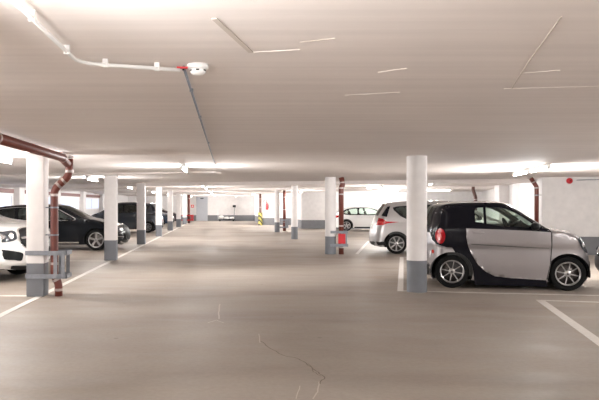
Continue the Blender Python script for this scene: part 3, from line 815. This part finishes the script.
STY = dict(
    eight=dict(n=8, w=(0.010, 0.009), ph=0.2),
    five=dict(n=5, w=(0.030, 0.042), ph=0.3),
    seven=dict(n=7, w=(0.016, 0.026), ph=0.25),
    twin=dict(n=5, pair=(-0.16, 0.16), w=(0.012, 0.016), ph=0.3),
)
def build_car(name, label, sp, loc, rz, group=None):
    c = sp['car']; root = thing(name, label, 'car', loc, rz, group); Lc = c.L; g = sp.get('g', 0.06)
    P = M[sp['paint']]; S = c.sil; n6 = c.N
    # outline of the flank: silhouette, sills, wheel arches
    xr, xf = sp['wheels']; ra = sp['arch']; r = sp['r']; zs = sp['sill']
    last = S[-1]; first = S[0]
    out = [tuple(p) for p in S]
    def ar(xc):
        a = math.degrees(math.asin(max(-0.99, min(0.99, (zs-r)/ra)))); return arc(xc, r, ra, a, 180-a, 22)
    out += ar(xf)+ar(xr)
    wins = sp['windows']
    bm = c.side_bm(out, [w for w in wins], g)
    gl = sp['glass_strips']          # (control index from, to, half width) front screen and rear screen
    paints = sp.get('strip_paint', []); mats = [P]
    def mi_at(i):
        for a, b, mname in paints:
            if a*n6 <= i < b*n6:
                if M[mname] not in mats: mats.append(M[mname])
                return mats.index(M[mname])
        return 0
    for i in range(len(S)-1):
        tg = None
        for a, b, h in gl:
            if round(a*n6) <= i < round(b*n6): tg = h
        mi = mi_at(i)
        if tg is None: c.strip(bm, i, i+1, -1, 1, mi=mi)
        else:
            c.strip(bm, i, i+1, -1, -tg, nt=3, mi=mi); c.strip(bm, i, i+1, tg, 1, nt=3, mi=mi)
    bmesh.ops.remove_doubles(bm, verts=bm.verts, dist=0.002)
    bmesh.ops.recalc_face_normals(bm, faces=bm.faces)
    body = link('body', bm, mats, root); autosmooth(body, 38)
    # dark underside, wheel wells
    bm = bmesh.new(); 
    def half(x): return c.full(x, zs+0.05)-0.02
    segs = [first.x+0.12, xr-ra, xr+ra, xf-ra, xf+ra, last.x-0.12]
    box(bm, segs[0]-Lc/2, segs[-1]-Lc/2, -c.W0+0.33, c.W0-0.33, zs-0.02, zs+0.04)
    for k in (0, 2, 4):
        if segs[k+1] > segs[k]+0.02:
            w = min(half(segs[k]), half(segs[k+1])); box(bm, segs[k]-Lc/2, segs[k+1]-Lc/2, -w, w, zs-0.015, zs+0.05)
    link('underbody', bm, M['well'], root)
    for xc in (xr, xf):
        for sg in (-1, 1):
            bm = bmesh.new(); w = c.full(xc, r+ra*0.6)
            pr = arc(xc-Lc/2, r, ra+0.004, -10, 190, 20); va = [bm.verts.new((x, sg*(w-0.012), z)) for x, z in pr]; vb = [bm.verts.new((x, sg*(w-0.34), z)) for x, z in pr]
            for k in range(len(pr)-1): bm.faces.new((va[k], va[k+1], vb[k+1], vb[k]))
            bm.faces.new(vb)
            link('wheel_well', bm, M['well'], root)
    for xc in (xr, xf):
        for sg in (-1, 1):
            w = c.W0-sp.get('inset', 0.025)-sp.get('tw', 0.19)/2-0.02
            wheel(root, xc-Lc/2, sg*w, r, sp['rim'], sp.get('tw', 0.19), sg, STY[sp['style']], M[sp.get('rimmat', 'alloy')], M['steel'])
    # glass
    G = M[sp.get('glass', 'glass')]
    for wpoly in wins:
        for sd in (-1, 1):
            bm = c.side_bm(wpoly, [], g, 0.0, (sd,)); link('side_window', bm, G, root, True)
    for nm, (a, b, h) in zip(('rear_window', 'windscreen'), gl):
        bm = bmesh.new(); c.strip(bm, round(a*n6), round(b*n6), -h, h, nt=12); bmesh.ops.recalc_face_normals(bm, faces=bm.faces); link(nm, bm, G, root, True)
    # panels on the flanks
    for nm, poly, mat, eps, holes in sp.get('side', []):
        for sd in (-1, 1):
            bm = c.side_bm(poly, holes, min(g, 0.05), eps, (sd,)); o = link(nm, bm, M[mat], root, True)
            if mat != sp['paint'] and nm in ('safety_cell',): o['label'] = 'gloss black safety cell around the door'
    for nm, poly, mat, eps, front, mirror in sp.get('ends', []):
        if mirror:
            for k in (1, -1):
                bm = c.end_bm([(y*k, z) for y, z in poly], front, eps); link(nm, bm, M[mat], root, True)
        else:
            bm = c.end_bm(poly, front, eps); link(nm, bm, M[mat], root, True)
    # dark cabin lining below the window line
    x0, x1 = sp['cabin']
    bm = bmesh.new(); zb = c.belt-0.05; w = c.W0-0.10
    box(bm, x0-Lc/2, x1-Lc/2, -w, w, zs+0.06, zs+0.10)
    for sg in (-1, 1): box(bm, x0-Lc/2, x1-Lc/2, sg*w-0.015, sg*w+0.015, zs+0.08, zb)
    box(bm, x0-Lc/2, x0-Lc/2+0.03, -w, w, zs+0.08, zb-0.05)
    box(bm, x1-Lc/2-0.33, x1-Lc/2, -w+0.04, w-0.04, zb-0.30, zb-0.03, bevel=0.04)
    link('cabin_lining', bm, M['lining'], root)
    for sx in sp['seats']:
        for sy in (-0.36, 0.36): seat(root, sx-Lc/2, sy)
    bm = bmesh.new()
    sx = x1-Lc/2-0.45; mt = Matrix.Translation((sx, 0.36, c.belt+0.0)) @ Matrix.Rotation(math.radians(65), 4, 'Y')
    rg = [Vector((0.175*math.cos(2*PI*k/20), 0.175*math.sin(2*PI*k/20), 0)) for k in range(21)]
    sweep(bm, [mt @ p for p in rg], 0.014, 8, caps=False); sweep(bm, [mt @ Vector((-0.17, 0, 0)), mt @ Vector((0.17, 0, 0))], 0.014, 8)
    sweep(bm, [mt @ Vector((0, 0, 0)), mt @ Vector((0, 0, 0.25))], 0.03, 8); link('steering_wheel', bm, M['black'], root, True)
    # mirrors
    mx, mz = sp['mirror']
    for sg in (-1, 1):
        w = c.W(mx, mz); bm = bmesh.new(); bmesh.ops.create_icosphere(bm, subdivisions=3, radius=1)
        for v in bm.verts:
            q = v.co; v.co = Vector((mx-Lc/2+0.02+q.x*0.085*(0.6 if q.x < 0 else 1), sg*(w+0.11)+q.y*0.10, mz+0.02+q.z*0.07))
        cylp = Vector((mx-Lc/2+0.03, sg*(w-0.01), mz-0.03)); sweep(bm, [cylp, Vector((mx-Lc/2+0.02, sg*(w+0.09), mz))], 0.022, 8)
        link('wing_mirror', bm, M[sp.get('mirmat', 'black')], root, True)
    # door handles
    for hx, hz in sp.get('handles', []):
        for sg in (-1, 1):
            w = c.W(hx, hz); bm = bmesh.new(); box(bm, hx-0.09-Lc/2, hx+0.09-Lc/2, sg*(w+0.018)-0.012, sg*(w+0.018)+0.012, hz-0.015, hz+0.015, bevel=0.008)
            link('door_handle', bm, M[sp.get('handmat', sp['paint'])], root, True)
    return root

def place(px, py, sp, rz, rear=True):
    """put a car so that one wheel of its camera-side flank stands where the photo shows it"""
    X, Y = gp(px, py); return place_xy(X, Y, sp, rz, rear)
def place_xy(X, Y, sp, rz, rear=True, side=-1):
    c = sp['car']; xw = sp['wheels'][0 if rear else 1]-c.L/2; yw = side*(c.W0-0.05)
    ca, sa = math.cos(rz), math.sin(rz)
    return (X-(ca*xw-sa*yw), Y-(sa*xw+ca*yw), 0)

# --- silver and black two-seater
def q(px, py): return ((px-452)/61+0.37, 1.455-(py-205)/57)
sil = [q(*p) for p in [(438,279.5),(431.5,273),(429,262),(428.7,250),(430,240),(432.5,226),(436,213),(441.5,206),(455,203.2),(475,202.4),(495,202.4),(508,204.2),(520,210.3),(535,220),(549,228.5),(560,230),(571,232.5),(580.5,237.5),(587.5,248.5),(591,262),(590.5,273),(584,281)]]
tc = Car(sil, 2.66, 0.83, 1.05, 1.50, tumble=0.16, rnose=0.22, cnose=0.09, crease=(0.74, 0.014), taper=(0.10, 0.10))
winA = [q(*p) for p in [(475.3,211),(476.5,208.4),(479,207.5),(484,207.2),(484,222.8),(475.3,221.5)]]
winB = [q(*p) for p in [(486.6,207),(500,207.2),(507,208.8),(516,212.8),(526,219),(534,225),(528,226.4),(500,225.6),(486.6,223.5)]]
T = tc.sil; i0 = int(4.5*6); i1 = 14*6
cell = [tuple(p) for p in T[i0:i1+1]]+[q(*p) for p in [(549.5,231.2),(530,230),(500,228.8),(466,228),(466.5,236),(469,245),(473,254),(479,263),(487,270),(496,274),(510,275.5),(545,277.5),(546.5,284)]]
cell += [q(475,284)]+arc(0.37, 0.29, 0.345, 5, 82, 12)+[q(452,247.5),(q(446,247)),(q(437,244.5)),(q(432.5,240))]
door = [q(*p) for p in [(467.5,229),(500,229.6),(530,230.8),(549,232),(549.5,245),(548,262),(545,277.8),(510,276.4),(495,275),(486,270.8),(478,263.8),(472,254.5),(468,245.5),(466,236)]]
fend = [q(*p) for p in [(550.6,232),(560,233.2),(570,236),(575,240),(581,247),(586,256),(588.5,264),(588,272),(586.5,277)]]+arc(2.243, 0.29, 0.345, 2, 172, 22)+[q(546.3,276.5),q(549.3,262),q(550.6,246)]
rq = [q(*p) for p in [(430.5,246),(436.5,246.2),(446,249),(452,249.2)]]+arc(0.37, 0.29, 0.345, 88, 176, 12)+[q(431.5,271),q(430,262),q(429.5,250)]
def ell(cx, cz, rx, rz_, n=24, rot=0): return [(cx+rx*math.cos(2*PI*k/n)*math.cos(rot)-rz_*math.sin(2*PI*k/n)*math.sin(rot), cz+rx*math.cos(2*PI*k/n)*math.sin(rot)+rz_*math.sin(2*PI*k/n)*math.cos(rot)) for k in range(n)]
tlc = q(440.5, 236)
smart = dict(car=tc, paint='silver', wheels=(0.37, 2.243), arch=0.345, r=0.29, rim=0.203, sill=0.15, tw=0.18, style='eight', g=0.045,
    windows=[winA, winB], glass_strips=[(5.0, 6.7, 0.86), (11.3, 13.85, 0.90)], strip_paint=[(4.5, 14.0, 'tridion')],
    side=[('safety_cell', cell, 'tridion', 0.004, [winA, winB]), ('door', door, 'silver', 0.010, []), ('front_fender', fend, 'silver', 0.008, []),
          ('crease_shade', [q(*p) for p in [(471,243.2),(500,244.4),(547.5,246.2),(547.5,246.8),(500,245.2),(471,244)]], 'alloy_dark', 0.012, []),  # dark strip painting the shade along the door crease
          ('door_gap', [q(*p) for p in [(549.2,231.5),(550.2,231.5),(550.4,246),(549.0,262),(545.8,277),(545.0,277),(548.4,262),(549.6,246)]], 'well', 0.012, []),
          ('rear_fender', rq, 'silver', 0.008, []),
          ('tail_lamp', ell(tlc[0], tlc[1], 0.075, 0.135), 'tail', 0.014, []), ('tail_lamp_lens', ell(tlc[0]-0.012, tlc[1]-0.01, 0.035, 0.06), 'tailglow', 0.018, []),
          ('side_marker', ell(*q(433.5, 252), 0.02, 0.035), 'orange', 0.012, []),
          ('headlamp', round_poly([q(*p) for p in [(574.5,236.5),(579,236.5),(585,243.5),(588,252),(583.5,251),(578,245)]]), 'lens', 0.014, []),
          ('headlamp_bulb', ell(*q(580.5, 243.5), 0.03, 0.045), 'lensbright', 0.019, [])],
    ends=[('grille', round_poly([(-0.45,0.45),(0.45,0.45),(0.5,0.32),(-0.5,0.32)]), 'black', 0.01, True, False),
          ('rear_bumper', round_poly([(-0.5,0.40),(0.5,0.40),(0.45,0.22),(-0.45,0.22)]), 'black', 0.01, False, False),
          ('number_plate', [(-0.26,0.60),(0.26,0.60),(0.26,0.49),(-0.26,0.49)], 'plate', 0.012, False, False)],
    rimmat='alloy', cabin=(0.30, 1.95), seats=(1.12,), mirror=(1.66, 1.075), handles=[(0.80, 0.985)], handmat='silver')
build_car('two_seater_car', 'small silver two-seater car with black roof and rear frame, right foreground', smart, place_xy(3.975, 11.43, smart, -TH), -TH)

# --- silver five-door hatchback of the people-carrier kind
def mpv_spec(Lk=1.0, zk=1.0, paint='silver2', glassm='glassdark', **kw):
    pts = [(.24,.20),(.08,.27),(.03,.42),(.04,.60),(.08,.76),(.15,.98),(.23,1.18),(.36,1.40),(.50,1.50),(1.1,1.555),(1.9,1.57),(2.5,1.51),(3.0,1.27),(3.42,1.06),(3.78,.94),(4.0,.80),(4.09,.56),(4.07,.32),(3.95,.20)]
    k = lambda P: [(x*Lk, z*zk) for x, z in P]
    W_ = kw.get('W', 0.87)
    c = Car(k(pts), 4.12*Lk, W_, 1.03*zk, 1.54*zk, tumble=0.17, rnose=0.22, cnose=0.10, crease=(0.86*zk, 0.012))
    w1 = round_poly(k([(.62,1.37),(1.28,1.42),(1.28,1.07),(.98,1.07)]))
    w2 = round_poly(k([(1.34,1.425),(2.02,1.44),(2.02,1.05),(1.34,1.065)]))
    w3 = round_poly(k([(2.09,1.44),(2.40,1.42),(2.98,1.14),(2.98,1.05),(2.09,1.045)]))
    trim = round_poly(k([(.52,1.40),(1.3,1.465),(2.1,1.48),(2.5,1.45),(3.10,1.12),(3.10,1.01),(2.0,1.01),(.92,1.03)]), 3)
    tl = k([(.105,.84),(.14,.99),(.19,1.07),(.30,1.05),(.42,.97),(.78,.955),(.45,.915),(.30,.86)])
    wh = (0.70*Lk, 3.28*Lk)
    return dict(car=c, paint=paint, wheels=wh, arch=0.37, r=0.305, rim=kw.get('rim', 0.225), sill=0.20, tw=0.2, style=kw.get('style', 'seven'), g=kw.get('g', 0.08),
        rimmat=kw.get('rimmat', 'alloy'), glass=glassm, windows=[w1, w2, w3], glass_strips=[(5.6, 7.3, 0.86), (11.1, 13.0, 0.9)],
        side=[('window_trim', trim, 'black', 0.004, [w1, w2, w3]), ('tail_lamp', tl, kw.get('tail', 'tail'), 0.012, []), ('tail_lamp_lens', k([(.15,.90),(.17,.97),(.30,.97),(.33,.92)]), kw.get('tail', 'tailglow'), 0.016, []),
            ('pillar_glass', k([(.265,1.14),(.44,1.41),(.52,1.42),(.42,1.10)]), 'tridion', 0.006, []),
            ('rear_door', round_poly(k([(1.30,1.00),(2.04,1.0),(2.04,.27),(1.28,.27),(1.20,.45),(1.22,.8)]), 3), paint, 0.006, []),
            ('front_door', round_poly(k([(2.07,1.0),(2.98,1.02),(2.95,.27),(2.07,.27)]), 3), paint, 0.006, []),
            ('sill_trim', k([(1.25,.26),(2.85,.26),(2.85,.205),(1.25,.205)]), 'black', 0.008, []),
            ('bumper_strip', k([(.10,.36),(.40,.36),(.40,.26),(.16,.26)]), 'black', 0.008, []),
            ('headlamp', round_poly(k([(3.55,.93),(3.80,.90),(4.0,.76),(3.95,.70),(3.7,.80)])), 'lens', 0.012, [])],
        ends=[('grille', round_poly([(-.5,.55*zk),(.5,.55*zk),(.45,.33*zk),(-.45,.33*zk)]), 'black', 0.01, True, False),
            ('number_plate', [(-.26,.80*zk),(.26,.80*zk),(.26,.69*zk),(-.26,.69*zk)], 'plate', 0.012, False, False),
            ('number_plate', [(-.26,.50*zk),(.26,.50*zk),(.26,.39*zk),(-.26,.39*zk)], 'plate', 0.016, True, False),
            ('bumper_trim', round_poly([(-.7,.36*zk),(.7,.36*zk),(.6,.25*zk),(-.6,.25*zk)]), 'black', 0.01, False, False)],
        cabin=(0.5*Lk, 3.2*Lk), seats=(1.35*Lk, 2.35*Lk), mirror=(2.86*Lk, 1.07*zk), mirmat=paint, handles=[(1.45*Lk, .93*zk), (2.25*Lk, .93*zk)])
sp = mpv_spec(); build_car('hatchback_car', 'light silver five-door hatchback with red tail lamps, between second and nearest round columns', sp, place(396.5, 254, sp, -TH), -TH)
sp = mpv_spec(0.93, 1.02, 'navy', 'glassdark', W=0.92, g=0.12, rim=0.21, tail='tridion', rimmat='alloy_dark')
build_car('people_carrier', 'tall dark blue-grey people carrier parked with its tail to the aisle, behind third left column', sp, (-3.45-sp['car'].L/2, 34.9, 0), PI)

# --- low hatchback, used for the white, blue, plum and black cars further away
def hatch_spec(Lk=1.0, zk=1.0, paint='whitepaint', glassm='glass', **kw):
    pts = [(.22,.20),(.06,.28),(.02,.45),(.03,.66),(.08,.88),(.22,1.02),(.50,1.20),(.80,1.32),(1.20,1.385),(1.75,1.41),(2.25,1.37),(2.75,1.20),(3.15,1.00),(3.55,.91),(3.9,.80),(4.14,.66),(4.22,.48),(4.20,.30),(4.08,.18)]
    k = lambda P: [(x*Lk, z*zk) for x, z in P]
    c = Car(k(pts), 4.24*Lk, kw.get('W', 0.88), 0.95*zk, 1.39*zk, tumble=0.18, rnose=0.22, cnose=0.10, crease=(0.80*zk, 0.012))
    w1 = round_poly(k([(.62,1.05),(.95,1.25),(1.42,1.315),(1.42,.97),(.95,.96)]))
    w2 = round_poly(k([(1.50,1.32),(1.95,1.325),(2.20,1.29),(2.75,1.03),(2.75,.97),(1.50,.965)]))
    trim = round_poly(k([(.42,1.04),(.80,1.27),(1.2,1.34),(1.75,1.36),(2.25,1.315),(2.92,1.0),(2.9,.93),(1.6,.93),(.85,.93)]), 3)
    return dict(car=c, paint=paint, wheels=(0.82*Lk, 3.38*Lk), arch=0.37, r=0.31, rim=0.225, sill=0.19, tw=0.2, style=kw.get('style', 'twin'), g=kw.get('g', 0.11),
        glass=glassm, windows=[w1, w2], glass_strips=[(5.2, 7.4, 0.86), (10.2, 12.0, 0.9)],
        side=[('window_trim', trim, 'black', 0.004, [w1, w2]), ('tail_lamp', round_poly(k([(.05,.74),(.09,.90),(.40,.90),(.45,.82),(.2,.74)])), 'tail', 0.012, []),
            ('rear_door', round_poly(k([(1.30,.91),(1.95,.91),(1.95,.26),(1.32,.26),(1.2,.5)]), 3), paint, 0.006, []),
            ('front_door', round_poly(k([(1.98,.91),(2.92,.92),(2.92,.26),(1.98,.26)]), 3), paint, 0.006, []),
            ('sill_trim', k([(1.25,.25),(2.95,.25),(2.95,.195),(1.25,.195)]), 'black', 0.008, []),
            ('headlamp', round_poly(k([(3.65,.82),(3.95,.755),(4.16,.62),(4.1,.56),(3.8,.68)])), 'lens', 0.012, [])],
        ends=[('grille', round_poly([(-.55,.50*zk),(.55,.50*zk),(.5,.28*zk),(-.5,.28*zk)]), 'black', 0.01, True, False),
            ('number_plate', [(-.26,.72*zk),(.26,.72*zk),(.26,.61*zk),(-.26,.61*zk)], 'plate', 0.012, False, False)],
        cabin=(0.6*Lk, 3.1*Lk), seats=(1.35*Lk, 2.25*Lk), mirror=(2.72*Lk, .98*zk), mirmat=paint, handles=[(1.45*Lk, .84*zk), (2.15*Lk, .84*zk)])
sp = hatch_spec(1.0, 0.97); build_car('hatchback_car', 'white low hatchback behind the red pipe, near the rear wall', sp, place(346.5, 231, sp, -TH), -TH)
sp = hatch_spec(1.0, 1.0, 'blue', 'glassdark', style='twin'); build_car('parked_car', 'dark blue car with bright rim, glimpsed between fourth and fifth left columns', sp, (-3.75-sp['car'].L/2, 45.9, 0), 0)
sp = hatch_spec(1.0, 1.02, 'plum', 'glassdark'); build_car('parked_car', 'dark plum coloured car, glimpsed between fifth and sixth left columns', sp, (-3.80-sp['car'].L/2, 52.4, 0), 0)
sp = hatch_spec(1.0, 1.0, 'blackpaint', 'glassdark'); build_car('parked_car', 'black car at the right edge, only its bumper showing past the two-seater nose', sp, (6.93+CA*sp['car'].L/2, 11.9-SA*sp['car'].L/2, 0), PI-TH)

# --- black estate car on the left
pts = [(.24,.20),(.07,.28),(.02,.45),(.03,.66),(.08,.86),(.20,1.02),(.42,1.24),(.70,1.38),(1.3,1.445),(2.0,1.465),(2.6,1.435),(3.0,1.28),(3.45,1.05),(3.9,.955),(4.3,.86),(4.58,.73),(4.68,.55),(4.67,.32),(4.55,.20)]
c = Car(pts, 4.70, 0.92, 0.98, 1.44, tumble=0.18, rnose=0.24, cnose=0.12, crease=(0.84, 0.014))
w1 = round_poly([(.62,1.12),(.80,1.30),(1.25,1.36),(1.30,1.0),(.80,.99)])
w2 = round_poly([(1.38,1.365),(2.10,1.375),(2.10,.99),(1.38,1.0)])
w3 = round_poly([(2.18,1.375),(2.52,1.345),(3.10,1.04),(3.10,.99),(2.18,.985)])
trim = round_poly([(.46,1.12),(.68,1.33),(1.3,1.39),(2.0,1.405),(2.6,1.37),(3.26,1.02),(3.2,.955),(2.0,.96),(.8,.96)], 3)
audi = dict(car=c, paint='blackpaint', wheels=(0.90, 3.88), arch=0.385, r=0.335, rim=0.245, sill=0.20, tw=0.22, style='five', g=0.08, glass='glassdark',
    windows=[w1, w2, w3], glass_strips=[(5.3, 6.9, 0.86), (10.3, 12.0, 0.9)],
    side=[('window_trim', trim, 'chrome', 0.003, [w1, w2, w3]), ('window_frame', round_poly([(.50,1.12),(.70,1.315),(1.3,1.375),(2.0,1.39),(2.6,1.355),(3.22,1.02),(3.18,.97),(2.0,.975),(.82,.975)], 3), 'black', 0.006, [w1, w2, w3]),
        ('rear_door', round_poly([(1.45,.94),(2.13,.94),(2.13,.29),(1.42,.29),(1.32,.5)], 3), 'blackpaint', 0.006, []),
        ('front_door', round_poly([(2.16,.94),(3.24,.94),(3.24,.29),(2.16,.29)], 3), 'blackpaint', 0.006, []),
        ('sill_trim', [(1.36,.275),(3.34,.275),(3.34,.235),(1.36,.235)], 'chrome', 0.010, []),
        ('tail_lamp', round_poly([(.05,.74),(.09,.90),(.45,.90),(.5,.82),(.2,.74)]), 'tail', 0.012, []),
        ('headlamp', round_poly([(4.20,.80),(4.45,.78),(4.63,.66),(4.60,.58),(4.35,.66)]), 'lens', 0.012, []),
        ('headlamp_strip', [(4.28,.735),(4.60,.62),(4.60,.60),(4.30,.70)], 'lensbright', 0.018, [])],
    ends=[('headlamp', round_poly([(.46,.76),(.86,.80),(.86,.64),(.50,.62)]), 'lens', 0.014, True, True),
        ('headlamp_strip', [(.50,.655),(.84,.685),(.84,.665),(.50,.635)], 'lensbright', 0.020, True, True),
        ('grille_frame', round_poly([(-.42,.76),(.42,.76),(.36,.34),(-.36,.34)]), 'alloy_dark', 0.010, True, False),
        ('grille', round_poly([(-.40,.745),(.40,.745),(.345,.355),(-.345,.355)]), 'black', 0.016, True, False),
        ('fog_lamp_vent', round_poly([(.48,.50),(.80,.54),(.82,.36),(.50,.34)]), 'black', 0.012, True, True),
        ('vent_strip', [(.48,.43),(.80,.46),(.80,.44),(.48,.41)], 'chrome', 0.018, True, True),
        ('front_splitter', [(-.70,.285),(.70,.285),(.66,.26),(-.66,.26)], 'chrome', 0.014, True, False)],
    cabin=(0.7, 3.4), seats=(1.6, 2.6), mirror=(3.02, 1.0), mirmat='blackpaint', handles=[(1.62, .87), (2.35, .87)], handmat='blackpaint')
build_car('estate_car', 'black estate car with bright alloy wheel, nose behind the second left column', audi, (-3.36-4.70/2, 21.75, 0), 0)

# --- white sport utility car at the left edge
pts = [(.24,.24),(.07,.32),(.02,.50),(.03,.75),(.08,1.0),(.20,1.2),(.42,1.45),(.70,1.60),(1.3,1.66),(2.0,1.68),(2.5,1.62),(2.95,1.40),(3.35,1.20),(3.85,1.13),(4.28,1.06),(4.50,.92),(4.57,.68),(4.56,.42),(4.42,.27)]
c = Car(pts, 4.60, 0.93, 1.13, 1.66, tumble=0.18, rnose=0.24, cnose=0.13, crease=(0.95, 0.014))
w1 = round_poly([(.62,1.27),(.80,1.48),(1.25,1.55),(1.30,1.16),(.80,1.15)])
w2 = round_poly([(1.38,1.56),(2.02,1.57),(2.02,1.15),(1.38,1.16)])
w3 = round_poly([(2.10,1.57),(2.40,1.54),(3.02,1.22),(3.02,1.16),(2.10,1.15)])
trim = round_poly([(.46,1.27),(.70,1.52),(1.3,1.59),(2.0,1.61),(2.5,1.56),(3.15,1.21),(3.1,1.12),(2.0,1.12),(.8,1.12)], 3)
suv = dict(car=c, paint='whitepaint', wheels=(0.90, 3.70), arch=0.41, r=0.36, rim=0.25, sill=0.26, tw=0.23, style='twin', g=0.07, glass='glassdark',
    windows=[w1, w2, w3], glass_strips=[(5.3, 6.9, 0.86), (10.3, 12.0, 0.9)],
    side=[('window_trim', trim, 'black', 0.004, [w1, w2, w3]),
        ('rear_door', round_poly([(1.42,1.10),(2.05,1.10),(2.05,.38),(1.40,.38),(1.3,.6)], 3), 'whitepaint', 0.006, []),
        ('front_door', round_poly([(2.08,1.10),(3.08,1.11),(3.08,.38),(2.08,.38)], 3), 'whitepaint', 0.006, []),
        ('sill_trim', [(1.33,.37),(3.25,.37),(3.25,.265),(1.33,.265)], 'black', 0.010, []),
        ('tail_lamp', round_poly([(.05,.90),(.09,1.05),(.40,1.05),(.45,.95),(.2,.88)]), 'tail', 0.012, [])],
    ends=[('headlamp', round_poly([(.50,.95),(.90,.98),(.92,.83),(.80,.76),(.50,.80)]), 'lens', 0.012, True, True),
        ('headlamp_bulb', ell(.62, .875, .055, .05), 'lensbright', 0.019, True, True),
        ('headlamp_bulb', ell(.77, .875, .045, .045), 'lensbright', 0.019, True, True),
        ('grille_frame', round_poly([(-.44,.97),(.44,.97),(.48,.80),(.38,.62),(-.38,.62),(-.48,.80)]), 'chrome', 0.010, True, False),
        ('grille', round_poly([(-.42,.955),(.42,.955),(.455,.80),(.365,.635),(-.365,.635),(-.455,.80)]), 'black', 0.016, True, False),
        ('grille_bar', [(-.43,.83),(.43,.83),(.43,.80),(-.43,.80)], 'chrome', 0.024, True, False),
        ('bumper_vent', round_poly([(.40,.56),(.88,.66),(.90,.50),(.70,.44),(.42,.42)]), 'black', 0.012, True, True),
        ('lower_intake', round_poly([(-.62,.36),(.62,.36),(.55,.28),(-.55,.28)]), 'black', 0.014, True, False),
        ('badge', ell(0, .815, .07, .07), 'chrome', 0.034, True, False)],
    cabin=(0.7, 3.35), seats=(1.5, 2.5), mirror=(2.92, 1.18), mirmat='whitepaint', handles=[(1.6, 1.03), (2.3, 1.03)])
build_car('sport_utility_car', 'white sport utility car at the left edge, nose behind the nearest left column', suv, (-5.94, 13.40, 0), math.radians(-18))

# ------------------------------------------------------------------ world and colour
w = bpy.data.worlds.new('world'); sc.world = w; w.use_nodes = True
w.node_tree.nodes['Background'].inputs[0].default_value = (0.9, 0.93, 1, 1); w.node_tree.nodes['Background'].inputs[1].default_value = 0.3
vs = sc.view_settings; vs.view_transform = 'Standard'; vs.look = 'None'; vs.gamma = 1; vs.use_curve_mapping = False
vs.exposure = 1.22
